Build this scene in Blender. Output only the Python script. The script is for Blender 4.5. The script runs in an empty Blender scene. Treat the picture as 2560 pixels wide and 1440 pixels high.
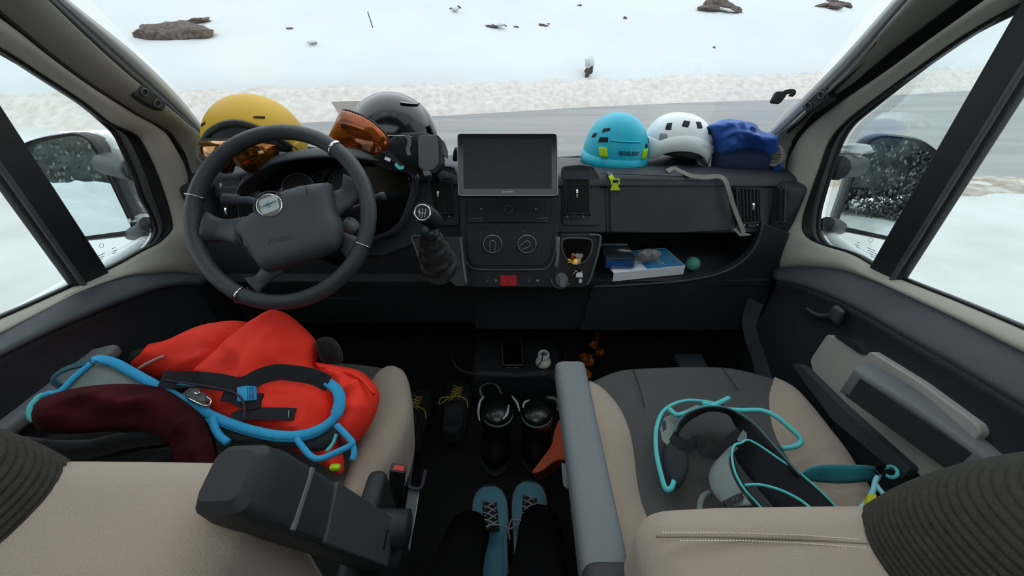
import bpy, bmesh, math, random
from mathutils import Vector, Matrix, noise
from mathutils.geometry import delaunay_2d_cdt
random.seed(7)
S = bpy.context.scene
COL = S.collection
# ---------------- camera ----------------
TH = math.radians(33); CAM = Vector((0, 0, 1.28)); F = 982.0
cd = bpy.data.cameras.new('camera'); cam = bpy.data.objects.new('camera', cd); COL.objects.link(cam)
cam.location = CAM; cam.rotation_euler = (math.pi/2 - TH, 0, 0)
cd.sensor_width = 36; cd.lens = 36*F/2560; cd.clip_start = 0.02; cd.clip_end = 500
S.camera = cam
# ---------------- world, light, exposure ----------------
W = bpy.data.worlds.new('overcast_sky'); S.world = W; W.use_nodes = True
wn = W.node_tree.nodes; bg = wn['Background']
bg.inputs[0].default_value = (0.90, 0.96, 1.0, 1); bg.inputs[1].default_value = 1.0
S.view_settings.view_transform = 'Standard'; S.view_settings.look = 'None'
S.view_settings.gamma = 1; S.view_settings.exposure = 1.05; S.view_settings.use_curve_mapping = False
try:
    S.cycles.max_bounces = 10; S.cycles.transparent_max_bounces = 16; S.cycles.sample_clamp_indirect = 6
except Exception: pass

# ---------------- helpers ----------------
R = math.radians
def V(*a): return Vector(a)
def ray(px, py):
    u = (px-1280)/F; v = (720-py)/F
    return Vector((u, math.cos(TH)+v*math.sin(TH), -math.sin(TH)+v*math.cos(TH)))
def P(px, py, x=None, y=None, z=None, d=None, pl=None):
    """the point that the sight line through a photo pixel meets at a known side plane, depth or height"""
    D = ray(px, py)
    if x is not None: t = x/D.x
    elif y is not None: t = y/D.y
    elif z is not None: t = (z-CAM.z)/D.z
    elif d is not None: t = d
    else: t = (pl[0]-CAM).dot(pl[1])/D.dot(pl[1])
    return CAM + D*t
def hexc(h):
    h = h.lstrip('#'); c = [int(h[i:i+2], 16)/255 for i in (0, 2, 4)]
    return tuple(x/12.92 if x <= .04045 else ((x+.055)/1.055)**2.4 for x in c)
MATS = {}
def M(name, col, rough=.6, metal=0, bump=0, bs=60, var=.12, vs=6, kind='noise', coat=0, spec=.5, tr=0, alpha=1, emit=None, sheen=0, col2=None, ior=1.45, stretch=(1,1,1)):
    if name in MATS: return MATS[name]
    m = bpy.data.materials.new(name); m.use_nodes = True; nt = m.node_tree; N = nt.nodes; L = nt.links
    b = N['Principled BSDF']
    if isinstance(col, str): col = hexc(col)
    if col2 is None: col2 = tuple(max(0, c*(1-2*var)) for c in col)
    elif isinstance(col2, str): col2 = hexc(col2)
    tc = N.new('ShaderNodeTexCoord'); mp = N.new('ShaderNodeMapping'); mp.inputs['Scale'].default_value = stretch
    L.new(tc.outputs['Object'], mp.inputs['Vector'])
    n = N.new('ShaderNodeTexNoise'); n.inputs['Scale'].default_value = vs; n.inputs['Detail'].default_value = 5
    L.new(mp.outputs[0], n.inputs['Vector'])
    cr = N.new('ShaderNodeValToRGB'); cr.color_ramp.elements[0].position = .35; cr.color_ramp.elements[1].position = .65
    cr.color_ramp.elements[0].color = (*col2, 1); cr.color_ramp.elements[1].color = (*col, 1)
    L.new(n.outputs['Fac'], cr.inputs[0]); L.new(cr.outputs[0], b.inputs['Base Color'])
    b.inputs['Roughness'].default_value = rough; b.inputs['Metallic'].default_value = metal
    b.inputs['Specular IOR Level'].default_value = spec; b.inputs['Coat Weight'].default_value = coat
    b.inputs['Coat Roughness'].default_value = .05
    b.inputs['Transmission Weight'].default_value = tr; b.inputs['Alpha'].default_value = alpha; b.inputs['IOR'].default_value = ior
    b.inputs['Sheen Weight'].default_value = sheen
    if bump:
        bu = N.new('ShaderNodeBump'); bu.inputs['Strength'].default_value = bump; bu.inputs['Distance'].default_value = .002
        if kind == 'noise':
            t = N.new('ShaderNodeTexNoise'); t.inputs['Scale'].default_value = bs; t.inputs['Detail'].default_value = 3
        elif kind == 'weave':
            t = N.new('ShaderNodeTexVoronoi'); t.inputs['Scale'].default_value = bs
        else:
            t = N.new('ShaderNodeTexWave'); t.inputs['Scale'].default_value = bs; t.bands_direction = kind
        L.new(mp.outputs[0], t.inputs['Vector']); L.new(t.outputs[0], bu.inputs['Height']); L.new(bu.outputs[0], b.inputs['Normal'])
    MATS[name] = m; return m
def glass(name, tint=(1,1,1), fac=.08):
    m = bpy.data.materials.new(name); m.use_nodes = True; nt = m.node_tree; N = nt.nodes; L = nt.links
    for x in list(N): N.remove(x)
    o = N.new('ShaderNodeOutputMaterial'); mx = N.new('ShaderNodeMixShader'); t = N.new('ShaderNodeBsdfTransparent'); g = N.new('ShaderNodeBsdfGlossy')
    fr = N.new('ShaderNodeFresnel'); fr.inputs[0].default_value = 1.35; mu = N.new('ShaderNodeMath'); mu.operation = 'MULTIPLY'; mu.inputs[1].default_value = fac*10
    t.inputs[0].default_value = (*tint, 1); g.inputs[0].default_value = (1,1,1,1); g.inputs['Roughness'].default_value = .02
    L.new(fr.outputs[0], mu.inputs[0]); L.new(mu.outputs[0], mx.inputs[0]); L.new(t.outputs[0], mx.inputs[1]); L.new(g.outputs[0], mx.inputs[2]); L.new(mx.outputs[0], o.inputs[0])
    return m

def worigin(p):
    o = Vector((0,0,0))
    while p is not None: o += p.location; p = p.parent
    return o
def tag(o, label=None, cat=None, group=None, kind=None):
    if label: o['label'] = label
    if cat: o['category'] = cat
    if group: o['group'] = group
    if kind: o['kind'] = kind
    return o
def thing(name, label, cat, loc, group=None):
    o = bpy.data.objects.new(name, None); COL.objects.link(o); o.location = loc; o.empty_display_size = .05
    return tag(o, label, cat, group)
def mk(name, verts, faces, mat, parent=None, smooth=True, solid=0, offset=-1, bevel=0, sub=0, auto=None):
    """link one mesh; verts are world coordinates"""
    verts = [Vector(v) for v in verts]
    if parent is not None: org = worigin(parent)
    else:
        xs = [v.x for v in verts]; ys = [v.y for v in verts]; zs = [v.z for v in verts]
        org = Vector(((min(xs)+max(xs))/2, (min(ys)+max(ys))/2, min(zs)))
    me = bpy.data.meshes.new(name); me.from_pydata([v-org for v in verts], [], faces); me.validate()
    bm = bmesh.new(); bm.from_mesh(me); bmesh.ops.recalc_face_normals(bm, faces=bm.faces); bm.to_mesh(me); bm.free()
    mats = mat if isinstance(mat, (list, tuple)) else [mat]
    for m in mats: me.materials.append(m)
    if smooth:
        me.polygons.foreach_set('use_smooth', [True]*len(me.polygons))
        if auto is not None: me.set_sharp_from_angle(angle=R(auto))
    o = bpy.data.objects.new(name, me); COL.objects.link(o)
    if parent is not None: o.parent = parent
    else: o.location = org
    if solid:
        s = o.modifiers.new('solid', 'SOLIDIFY'); s.thickness = solid; s.offset = offset
    if bevel:
        s = o.modifiers.new('bevel', 'BEVEL'); s.width = bevel; s.segments = 3; s.limit_method = 'ANGLE'; s.angle_limit = R(40)
    if sub:
        s = o.modifiers.new('sub', 'SUBSURF'); s.levels = sub; s.render_levels = sub
    return o
def cr(pts, n=8, closed=False):
    """Catmull-Rom resample"""
    pts = [Vector(p) for p in pts]; m = len(pts); out = []
    if m < 3 and not closed: 
        return [pts[0].lerp(pts[-1], i/n) for i in range(n+1)]
    seg = m if closed else m-1
    for i in range(seg):
        if closed: a, b, c, d = pts[(i-1) % m], pts[i], pts[(i+1) % m], pts[(i+2) % m]
        else:
            b, c = pts[i], pts[i+1]; a = pts[i-1] if i else b*2-c; d = pts[i+2] if i+2 < m else c*2-b
        for k in range(n):
            t = k/n
            out.append(.5*((2*b)+(c-a)*t+(2*a-5*b+4*c-d)*t*t+(3*b-a-3*c+d)*t**3))
    if not closed: out.append(pts[-1])
    return out
def resample(pts, n, closed=False):
    p = list(pts)+([pts[0]] if closed else [])
    L = [0]
    for a, b in zip(p, p[1:]): L.append(L[-1]+(b-a).length)
    T = L[-1]; out = []; j = 0; cnt = n if closed else n-1
    for i in range(n):
        s = T*i/cnt
        while j < len(L)-2 and L[j+1] < s: j += 1
        f = (s-L[j])/max(1e-9, L[j+1]-L[j]); out.append(p[j].lerp(p[j+1], min(1, max(0, f))))
    return out
def sweep(name, pts, prof, mat, parent=None, n=8, closed=False, up=None, scale=None, cap=True, smooth=True, auto=None, raw=False):
    """sweep a 2D profile [(side, normal)] along a smooth path; up = Vector or list"""
    c = cr(pts, n, closed) if not raw else [Vector(p) for p in pts]
    N_ = len(c); vs = []; k = len(prof)
    T = []
    for i in range(N_):
        a = c[(i-1) % N_] if (closed or i) else c[0]; b = c[(i+1) % N_] if (closed or i < N_-1) else c[-1]
        t = b-a; T.append(t.normalized() if t.length > 1e-9 else Vector((0,0,1)))
    nrm = None
    for i in range(N_):
        t = T[i]
        if up is not None:
            u = up if isinstance(up, Vector) else up[min(len(up)-1, int(i/max(1, N_-1)*(len(up)-1)))].lerp(up[min(len(up)-1, int(i/max(1, N_-1)*(len(up)-1))+1)], (i/max(1, N_-1)*(len(up)-1)) % 1)
            nn = u-t*u.dot(t)
            if nn.length < 1e-6: nn = nrm or Vector((0,0,1))
        else:
            if nrm is None: nn = t.orthogonal()
            else: nn = nrm-t*nrm.dot(t)
        nn = nn.normalized(); nrm = nn; sd = t.cross(nn)
        s = scale(i/max(1, N_-1)) if scale else 1
        for a, b in prof: vs.append(c[i]+sd*a*s+nn*b*s)
    fs = []
    for i in range(N_ if closed else N_-1):
        for j in range(k):
            a = i*k+j; b = i*k+(j+1) % k; i2 = (i+1) % N_
            fs.append((a, b, i2*k+(j+1) % k, i2*k+j))
    if cap and not closed: fs += [tuple(range(k)), tuple((N_-1)*k+j for j in range(k))]
    return mk(name, vs, fs, mat, parent, smooth, auto=auto)
def circ(r, n=10, ry=None): return [(r*math.cos(2*math.pi*i/n), (ry or r)*math.sin(2*math.pi*i/n)) for i in range(n)]
def rect(w, t): return [(-w/2, -t/2), (w/2, -t/2), (w/2, t/2), (-w/2, t/2)]
def tube(name, pts, r, mat, parent=None, n=6, closed=False, sides=8, scale=None): return sweep(name, pts, circ(r, sides), mat, parent, n, closed, scale=scale)
def strap(name, pts, w, t, mat, parent=None, up=Vector((0,0,1)), n=6, closed=False): return sweep(name, pts, rect(w, t), mat, parent, n, closed, up=up, auto=35)
def loft(name, lines, mat, parent=None, N=40, closed=False, sm=4, solid=0, offset=-1, caps=False, across=1, smooth=True, auto=None):
    rows = [resample(cr(l, sm, closed), N, closed) for l in lines]
    if across > 1:
        rows = [list(r) for r in zip(*[cr(col, across) for col in zip(*rows)])]
    vs = [p for r in rows for p in r]; fs = []
    for i in range(len(rows)-1):
        for j in range(N if closed else N-1):
            a = i*N+j; b = i*N+(j+1) % N; fs.append((a, b, b+N, a+N))
    if caps: fs += [tuple(range(N)), tuple((len(rows)-1)*N+j for j in range(N))]
    return mk(name, vs, fs, mat, parent, smooth, solid, offset, auto=auto)
def rbox(name, lo, hi, r, mat, parent=None, seg=4, fn=None, rot=None, cuts=0):
    lo = Vector(lo); hi = Vector(hi); bm = bmesh.new(); bmesh.ops.create_cube(bm, size=1)
    c = (lo+hi)/2; s = hi-lo
    for v in bm.verts: v.co = Vector((v.co.x*s.x, v.co.y*s.y, v.co.z*s.z))
    if r > 0: bmesh.ops.bevel(bm, geom=bm.edges[:], offset=r, segments=seg, affect='EDGES', profile=.5)
    if cuts:
        for ax in range(3):
            no = [0,0,0]; no[ax] = 1
            for k in range(1, cuts):
                co = [0,0,0]; co[ax] = s[ax]*(k/cuts-.5)
                bmesh.ops.bisect_plane(bm, geom=bm.verts[:]+bm.edges[:]+bm.faces[:], plane_co=co, plane_no=no)
    if rot is not None: bmesh.ops.transform(bm, matrix=rot.to_4x4(), verts=bm.verts)
    for v in bm.verts:
        v.co += c
        if fn: v.co = fn(v.co)
    vs = [v.co.copy() for v in bm.verts]; bm.verts.index_update(); fs = [tuple(v.index for v in f.verts) for f in bm.faces]; bm.free()
    return mk(name, vs, fs, mat, parent, True, auto=40)
def prism(name, pts, depth, mat, parent=None, nrm=None, bevel=0, smooth=True):
    """flat outline (3D, coplanar) given thickness along its back; depth>0 goes away from nrm"""
    pts = [Vector(p) for p in pts]; n = len(pts)
    if nrm is None:
        nrm = Vector((0,0,0))
        for i in range(n): nrm += (pts[i]-pts[0]).cross(pts[(i+1) % n]-pts[0])
        nrm.normalize()
        if nrm.dot(CAM-pts[0]) < 0: nrm = -nrm
    bk = [p-nrm*depth for p in pts]
    fs = [tuple(range(n)), tuple(range(2*n-1, n-1, -1))]+[(i, i+n, (i+1) % n+n, (i+1) % n) for i in range(n)]
    return mk(name, pts+bk, fs, mat, parent, smooth, bevel=bevel, auto=35)
def rpoly(pts, r, n=4):
    out = []; m = len(pts)
    for i in range(m):
        a, b, c = [Vector((*pts[(i+k) % m][:2], 0)) for k in (-1, 0, 1)]
        r1 = min(r, (a-b).length*.45, (c-b).length*.45)
        p = b+(a-b).normalized()*r1; q = b+(c-b).normalized()*r1
        for k in range(n+1):
            t = k/n; w = p*(1-t)**2+b*2*t*(1-t)+q*t*t; out.append((w.x, w.y))
    return out
def smooth2(pts, n=5, closed=True): return [(v.x, v.y) for v in cr([(x, y, 0) for x, y in pts], n, closed)]
def PP(pts, **k): return [P(a, b, **k) for a, b in pts]
def ellipse2(cx, cy, rx, ry, n=24, a0=0, a1=2*math.pi, rot=0):
    out = []
    for i in range(n):
        a = a0+(a1-a0)*i/n; x = rx*math.cos(a); y = ry*math.sin(a)
        out.append((cx+x*math.cos(rot)-y*math.sin(rot), cy+x*math.sin(rot)+y*math.cos(rot)))
    return out
def basis(n):
    n = n.normalized(); u = Vector((1,0,0)); u = (u-n*u.dot(n)).normalized(); return u, n.cross(u), n
def puff(name, outline, pl, mat, parent=None, h=.04, hb=.02, rim=.04, step=.008, folds=None, shell=False, sm=5, bend=None):
    """cloth or foam body over a closed outline lying in plane pl: swells to h in front, hb behind"""
    p0, n = pl; u, v, n = basis(n)
    if n.dot(CAM-p0) < 0: n = -n
    o3 = [P(a, b, pl=pl) for a, b in (smooth2(outline, sm) if sm else outline)]
    o3 = resample(o3, max(16, int(sum((a-b).length for a, b in zip(o3, o3[1:]+o3[:1]))/step)), True)
    o2 = [Vector(((p-p0).dot(u), (p-p0).dot(v))) for p in o3]; nb = len(o2)
    xs = [p.x for p in o2]; ys = [p.y for p in o2]; pts = list(o2)
    def inside(q):
        c = False; j = nb-1
        for i in range(nb):
            a, b = o2[i], o2[j]
            if (a.y > q.y) != (b.y > q.y) and q.x < (b.x-a.x)*(q.y-a.y)/(b.y-a.y)+a.x: c = not c
            j = i
        return c
    def dist(q):
        best = 9
        for i in range(nb):
            a = o2[i]; b = o2[(i+1) % nb]; ab = b-a; t = max(0, min(1, (q-a).dot(ab)/max(1e-12, ab.dot(ab)))); dd = (q-a-ab*t).length
            if dd < best: best = dd
        return best
    ds = [0]*nb; y = min(ys); row = 0
    while y < max(ys):
        x = min(xs)+(step/2 if row % 2 else 0)
        while x < max(xs):
            q = Vector((x, y))
            if inside(q):
                dd = dist(q)
                if dd > step*.5: pts.append(q); ds.append(dd)
            x += step
        y += step*.87; row += 1
    r = delaunay_2d_cdt(pts, [(i, (i+1) % nb) for i in range(nb)], [], 1, 1e-7)
    co, fc, om = r[0], r[2], r[3]
    dmap = [ds[o[0]] if o else 0 for o in om]
    top = []; bot = []
    for q, dd in zip(co, dmap):
        k = math.sqrt(max(0, 1-(1-min(dd/rim, 1))**2)); f = folds(q.x, q.y)*min(1, dd/(rim*.6)) if folds else 0
        b = bend(q.x, q.y) if bend else 0
        base = p0+u*q.x+v*q.y
        top.append(base+n*(h*k+f+b)); bot.append(base-n*(hb*k-b))
    if shell: return mk(name, top, [tuple(f) for f in fc], mat, parent, True, solid=.0025)
    nn = len(co); edge = [i for i in range(nn) if dmap[i] == 0]; eb = set(edge)
    vs = top+bot; fs = [tuple(f) for f in fc]
    fs += [tuple(i if i in eb else i+nn for i in reversed(f)) for f in fc]
    return mk(name, vs, fs, mat, parent, True)
def ridges(amp, fx, fy, ang=0, seed=0):
    ca, sa = math.cos(ang), math.sin(ang)
    def f(x, y):
        a = (x*ca+y*sa)*fx; b = (-x*sa+y*ca)*fy
        a += .6*noise.noise(Vector((x*9, y*9, seed+5)))
        return amp*(1-2.2*abs(noise.noise(Vector((a, b, seed)))))
    return f
def dome(name, c, r, rot, mat, parent, rim=None, nth=56, nph=18, p=(1, 1), solid=.008, ph0=0):
    """helmet shell; rim(th)->polar angle of the lower edge"""
    S_ = surf(c, r, rot, p); vs = []; fs = []
    for i in range(nph+1):
        for j in range(nth):
            th = 2*math.pi*j/nth; pm = rim(th) if rim else math.pi/2
            vs.append(S_(th, ph0+(pm-ph0)*(i+.001)/nph)[0])
    for i in range(nph):
        for j in range(nth):
            a = i*nth+j; b = i*nth+(j+1) % nth; fs.append((a, b, b+nth, a+nth))
    fs.append(tuple(range(nth)))
    return mk(name, vs, fs, mat, parent, True, solid=solid, offset=-1)
def surf(c, r, rot, p=(1, 1)):
    c = Vector(c); rot = rot or Matrix.Identity(3)
    def sp(x, e): return math.copysign(abs(x)**e, x)
    def f(th, ph, off=0):
        def q(th, ph): return Vector((r[0]*sp(math.sin(ph), p[0])*sp(math.cos(th), p[1]), r[1]*sp(math.sin(ph), p[0])*sp(math.sin(th), p[1]), r[2]*sp(math.cos(ph), p[0])))
        a = q(th, ph); e = .01; n = (q(th+e, ph)-a).cross(q(th, ph+e)-a)
        n = -n.normalized() if n.length > 0 else Vector((0,0,1))
        if n.dot(a) < 0: n = -n
        return c+rot @ (a+n*off), rot @ n
    return f
def spatch(name, S_, quad, mat, parent, off=.0015, n=6, solid=.002):
    """patch lying on a shell; quad = 4 (theta, phi) corners"""
    vs = []; fs = []
    for i in range(n+1):
        for j in range(n+1):
            a, b = i/n, j/n
            th = (quad[0][0]*(1-a)+quad[1][0]*a)*(1-b)+(quad[3][0]*(1-a)+quad[2][0]*a)*b
            ph = (quad[0][1]*(1-a)+quad[1][1]*a)*(1-b)+(quad[3][1]*(1-a)+quad[2][1]*a)*b
            vs.append(S_(th, ph, off)[0])
    for i in range(n):
        for j in range(n): a = i*(n+1)+j; fs.append((a, a+1, a+n+2, a+n+1))
    return mk(name, vs, fs, mat, parent, True, solid=solid)
def text(name, s, fn, mat, parent, size=1, bold=0, space=1):
    """lettering: fn maps flat (x, y) of the text (centred, unit height ~ size) to 3D"""
    cu = bpy.data.curves.new('t', 'FONT'); cu.body = s; cu.size = size; cu.align_x = 'CENTER'; cu.align_y = 'CENTER'; cu.offset = bold; cu.space_character = space; cu.resolution_u = 3
    o = bpy.data.objects.new('t', cu); COL.objects.link(o); dg = bpy.context.evaluated_depsgraph_get(); dg.update()
    me = bpy.data.meshes.new_from_object(o.evaluated_get(dg)); bm = bmesh.new(); bm.from_mesh(me)
    bmesh.ops.triangulate(bm, faces=bm.faces[:])
    vs = [fn(v.co.x, v.co.y) for v in bm.verts]; bm.verts.index_update(); fs = [tuple(v.index for v in f.verts) for f in bm.faces]
    bm.free(); bpy.data.objects.remove(o); bpy.data.curves.remove(cu); bpy.data.meshes.remove(me)
    return mk(name, vs, fs, mat, parent, False)
def copy_tree(o, parent=None):
    c = o.copy(); COL.objects.link(c); c.parent = parent
    for ch in [x for x in bpy.data.objects if x.parent == o]: copy_tree(ch, c)
    return c

# ---------------- materials ----------------
BK = M('black_plastic', '#1c1f22', .55, bump=.25, bs=900)
DASH = M('charcoal_grained_plastic', '#363c44', .55, bump=.35, bs=900)
DASH2 = M('dark_grained_plastic', '#1f242a', .6, bump=.3, bs=900)
GLOSSBK = M('gloss_black', '#08090a', .12, coat=.6)
CHROME = M('chrome', '#d8dadb', .12, 1, var=.03)
SILV = M('satin_silver', '#9a9da0', .35, .8, var=.05)
TRIM = M('warm_grey_trim', '#a3a298', .7, bump=.2, bs=700, var=.03)
TRIMD = M('pillar_grey_trim', '#84837c', .75, bump=.2, bs=700, var=.04)
RUB = M('black_rubber', '#0d0f10', .5, var=.1)
RUBG = M('grey_rubber', '#4c5052', .5, var=.1)
BEIGE = M('beige_seat_cloth', '#aa9a8a', .95, bump=.5, bs=1300, kind='weave', var=.04, sheen=.2)
GREYC = M('charcoal_seat_cloth', '#4f4f4e', .95, bump=.35, bs=240, kind='X', var=.06)
RIBC = M('ribbed_dark_cloth', '#3a3832', .97, bump=.5, bs=1200, kind='weave', var=.12, vs=90)
ARM = M('slate_armrest_plastic', '#676e72', .62, bump=.3, bs=900, var=.03)
ARMD = M('black_armrest_plastic', '#2a2e30', .6, bump=.3, bs=900, var=.05)
RED = M('red_shell_fabric', '#f6331d', .75, bump=.25, bs=500, kind='weave', var=.06, vs=4)
BLUEW = M('azure_binding', '#2f9fd0', .8, bump=.3, bs=600, var=.05)
TEALW = M('turquoise_binding', '#58c2c4', .8, bump=.3, bs=600, var=.05)
WEB = M('black_webbing', '#22242a', .9, bump=.5, bs=900, kind='weave')
GFOAM = M('grey_mesh_fabric', '#7f8c88', .95, bump=.5, bs=900, kind='weave')
DGF = M('dark_grey_fabric', '#2b3236', .95, bump=.5, bs=900, kind='weave')
FLEECE = M('maroon_fleece', '#4a1c21', 1, bump=.6, bs=300, var=.3, vs=12, spec=.1)
BLACKF = M('black_fleece', '#0b0d0f', 1, bump=.6, bs=300, var=.2, vs=20, sheen=.1)
WHITE = M('white_gloss_shell', '#dfe6e8', .3, var=.02, coat=.2)
TEAL = M('turquoise_shell', '#14b4cf', .42, var=.03)
YEL = M('mustard_shell', '#d9ad2c', .6, var=.04)
LIME = M('lime_plastic', '#b6dc1c', .5, var=.05)
SNOW = M('snow', (.50,.52,.53), .95, bump=.5, bs=6, var=.02, vs=.4, spec=.1)
DIRTY = None
# =====================================================================  EXTERIOR
GZ = -.75
def yfar(x): return 13+.27*x+.25*math.sin(x*.35)
def ynear(x):
    b = 7.75-.15*x if x > 0 else 7.75+.05*x
    if x < -3: b += (-3-x)**1.5*.5
    return min(b, yfar(x)-.02)
def hillz(x, d):
    n = noise.noise(Vector((x*.9, d*1.1, 3))); n2 = noise.noise(Vector((x*3.1, d*4, 8)))
    bank = (.62+.10*noise.noise(Vector((x*.5, 1, 1))))*max(0, min(1, d/1.1))**.8+(.10*n+.06*n2)*min(1, d/.5)*(1 if d < 2.4 else max(.12, 1-(d-2.4)))
    s = max(0, d-2.1)
    return GZ+bank-.22*max(0, 1-abs(d-2.2)/.7)+.37*s+.35*noise.noise(Vector((x*.09, s*.1, 2)))*min(1, s/4)*2
def hill_at(px, py):
    D = ray(px, py); t = 8
    while t < 160:
        p = CAM+D*t; d = p.y-yfar(p.x)
        if d > 0 and p.z <= hillz(p.x, d): return p
        t += .03
    return CAM+D*40
def grid(name, xs, ys, fn, mat, kind='structure', parent=None):
    vs = [fn(x, y) for y in ys for x in xs]; n = len(xs)
    fs = [(j*n+i, j*n+i+1, (j+1)*n+i+1, (j+1)*n+i) for j in range(len(ys)-1) for i in range(n-1)]
    o = mk(name, vs, fs, mat, parent)
    if kind: o['kind'] = kind
    return o
def frange(a, b, n): return [a+(b-a)*i/n for i in range(n+1)]
BANK = M('dirty_snow', (.53,.51,.485), .95, bump=1, bs=5, vs=5, col2=(.45,.415,.385), spec=.1)
GROUNDM = M('gravelly_snow', (.50,.51,.51), .95, bump=1, bs=7, vs=.9, col2=(.43,.425,.40), spec=.1)
ROADM = M('wet_slushy_asphalt', (.235,.232,.225), .6, bump=.3, bs=20, vs=1.3, col2=(.175,.18,.18), spec=.3, stretch=(.12, 1.2, 1))
GRAVEL = M('brown_gravel', (.24,.20,.16), .95, bump=1, bs=14, vs=5, col2=(.42,.39,.35))
grid('snow_hill', frange(-75, 75, 120), [1.9, 2.15, 2.38]+[2.5+(i/70)**1.7*110 for i in range(71)], lambda x, d: V(x, yfar(x)+d, hillz(x, d)-(.12 if d < 2.2 else .03 if d < 2.45 else 0)), SNOW)
def bankz(x, d): return hillz(x, d)+(.05*noise.noise(Vector((x*6, d*8, 4)))+.035*abs(noise.noise(Vector((x*15, d*17, 9)))))*min(1, d/.2)*min(1, max(0, 2.45-d)/.3)
grid('snow_bank', frange(-14, 26, 640), frange(0, 2.45, 50), lambda x, d: V(x, yfar(x)+d, bankz(x, d)), BANK)
for x0, x1 in ((-40, -14), (26, 45)): grid('snow_bank', frange(x0, x1, 90), frange(0, 2.45, 20), lambda x, d: V(x, yfar(x)+d, hillz(x, d)), BANK)
grid('road', frange(-9, 45, 160), frange(0, 1, 14), lambda x, t: V(x, ynear(x)*(1-t)+yfar(x)*t, GZ+.012+.03*math.sin(t*math.pi)), ROADM)
def gz(x, y):
    e = ynear(x)-y; b = 0
    if e > 0: b = .07*max(0, 1-abs(e-.35)/.5)*(1+noise.noise(Vector((x*3, y*3, 0))))
    lx = max(0, -x-7); b += .10*lx+.12*noise.noise(Vector((x*.8, y*.8, 0)))*min(1, lx)
    return GZ+b+.03*noise.noise(Vector((x*1.2, y*1.2, 5)))*(1 if e > .2 else 0)
grid('ground', frange(-40, 40, 200), frange(-40, 9, 140), lambda x, y: V(x, min(y, ynear(x)+.02) if y > 5 else y, gz(x, min(y, ynear(x)))), GROUNDM)
grid('gravel_verge', frange(2.0, 30, 200), frange(0, 1, 16), lambda x, t: V(x, ynear(x)-1.1*t+.25*noise.noise(Vector((x, t*3, 1))), gz(x, ynear(x)-1.1*t)+.03*math.sin(math.pi*t)-.012), GRAVEL)
grid('gravel_verge', frange(-9, -3.6, 40), frange(0, 1, 8), lambda x, t: V(x, 2.2+.14*x+1.1*t+.3*noise.noise(Vector((x, t*3, 4))), gz(x, 3)+.02), GRAVEL)

ROCK = M('bare_rock', (.12,.095,.085), .95, bump=1, bs=12, vs=9, col2=(.055,.045,.04))
def rock_mesh(name, c, s, parent, mat=ROCK, seed=0, rotz=0, rough=.5):
    bm = bmesh.new(); bmesh.ops.create_icosphere(bm, subdivisions=3, radius=1)
    for v in bm.verts:
        k = 1+rough*noise.noise(v.co*1.3+Vector((seed*3.1, seed, 0)))+.18*noise.noise(v.co*4+Vector((seed, 0, 0)))
        v.co = Vector((v.co.x*s[0], v.co.y*s[1], v.co.z*s[2]))*k
    bmesh.ops.rotate(bm, cent=(0,0,0), matrix=Matrix.Rotation(rotz, 3, 'Y'), verts=bm.verts)
    vs = [v.co+c for v in bm.verts]; bm.verts.index_update(); fs = [tuple(v.index for v in f.verts) for f in bm.faces]; bm.free()
    return mk(name, vs, fs, mat, parent, True, auto=30)
def outcrop(label, chunks, caps=()):
    b = hill_at(chunks[0][0], chunks[0][1]+chunks[0][3]/2)
    t = thing('rock_outcrop', label, 'rock', b)
    for i, (cx, cy, w, h, rz) in enumerate(chunks):
        p = hill_at(cx, cy+h*.25); k = (p-CAM).length/F/math.cos(math.atan(abs(cx-1280)/F))
        rock_mesh('rock', p, (w/2*k, w/3*k, h/2*k), t, seed=i+cx, rotz=rz)
    for i, (cx, cy, w, h, rz) in enumerate(caps):
        p = hill_at(cx, cy+h*.25)-ray(cx, cy).normalized()*.35; k = (p-CAM).length/F
        rock_mesh('snow_cap', p, (w/2*k, w/3*k, h/2*k), t, SNOW, i+3, rz, .4)
outcrop('long brown rock outcrop breaking through the snow, upper left of windscreen', [(385,86,46,22,.1),(420,80,60,18,.1),(462,78,70,24,0),(508,72,30,10,.4),(492,52,34,8,-.2),(508,84,12,6,.3)], [(425,66,60,8,-.1),(400,77,30,6,.6)])
outcrop('peaked brown rock on the snow slope, upper right of windscreen', [(1800,15,48,26,.1),(1775,20,40,12,0),(1828,24,36,14,.3)], [(1815,24,30,5,.2)])
outcrop('jagged rock at the top of the slope, rightmost through the windscreen', [(2075,14,36,8,0),(2108,12,24,9,.2),(2050,14,20,5,-.1),(2080,3,18,6,0)], [])
outcrop('small dark stone on the slope above the yellow helmet', [(784,106,16,6,.2)], [(779,103,16,6,0)])
outcrop('tiny rock sliver on the snow left of the thin pole', [(724,71,12,4,0)], [])
outcrop('row of low stones half buried in snow above the tablet screen', [(1228,65,26,5,.1),(1262,63,14,4,.4),(1290,67,12,4,0)], [(1245,60,28,6,0)])
outcrop('scattered dark stones at top centre of the snow slope', [(1130,22,10,5,.3),(1148,18,10,5,.6)], [(1138,20,14,8,0)])
outcrop('small pair of stones right of the low stone row', [(1358,62,22,5,.2),(1370,60,8,4,0)], [])
outcrop('lone little stone high on slope above the road', [(1565,46,12,5,.5),(1448,13,10,4,0)], [])
outcrop('dark speck of rock on snow above the white helmet', [(1785,119,6,5,0)], [])
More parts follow.
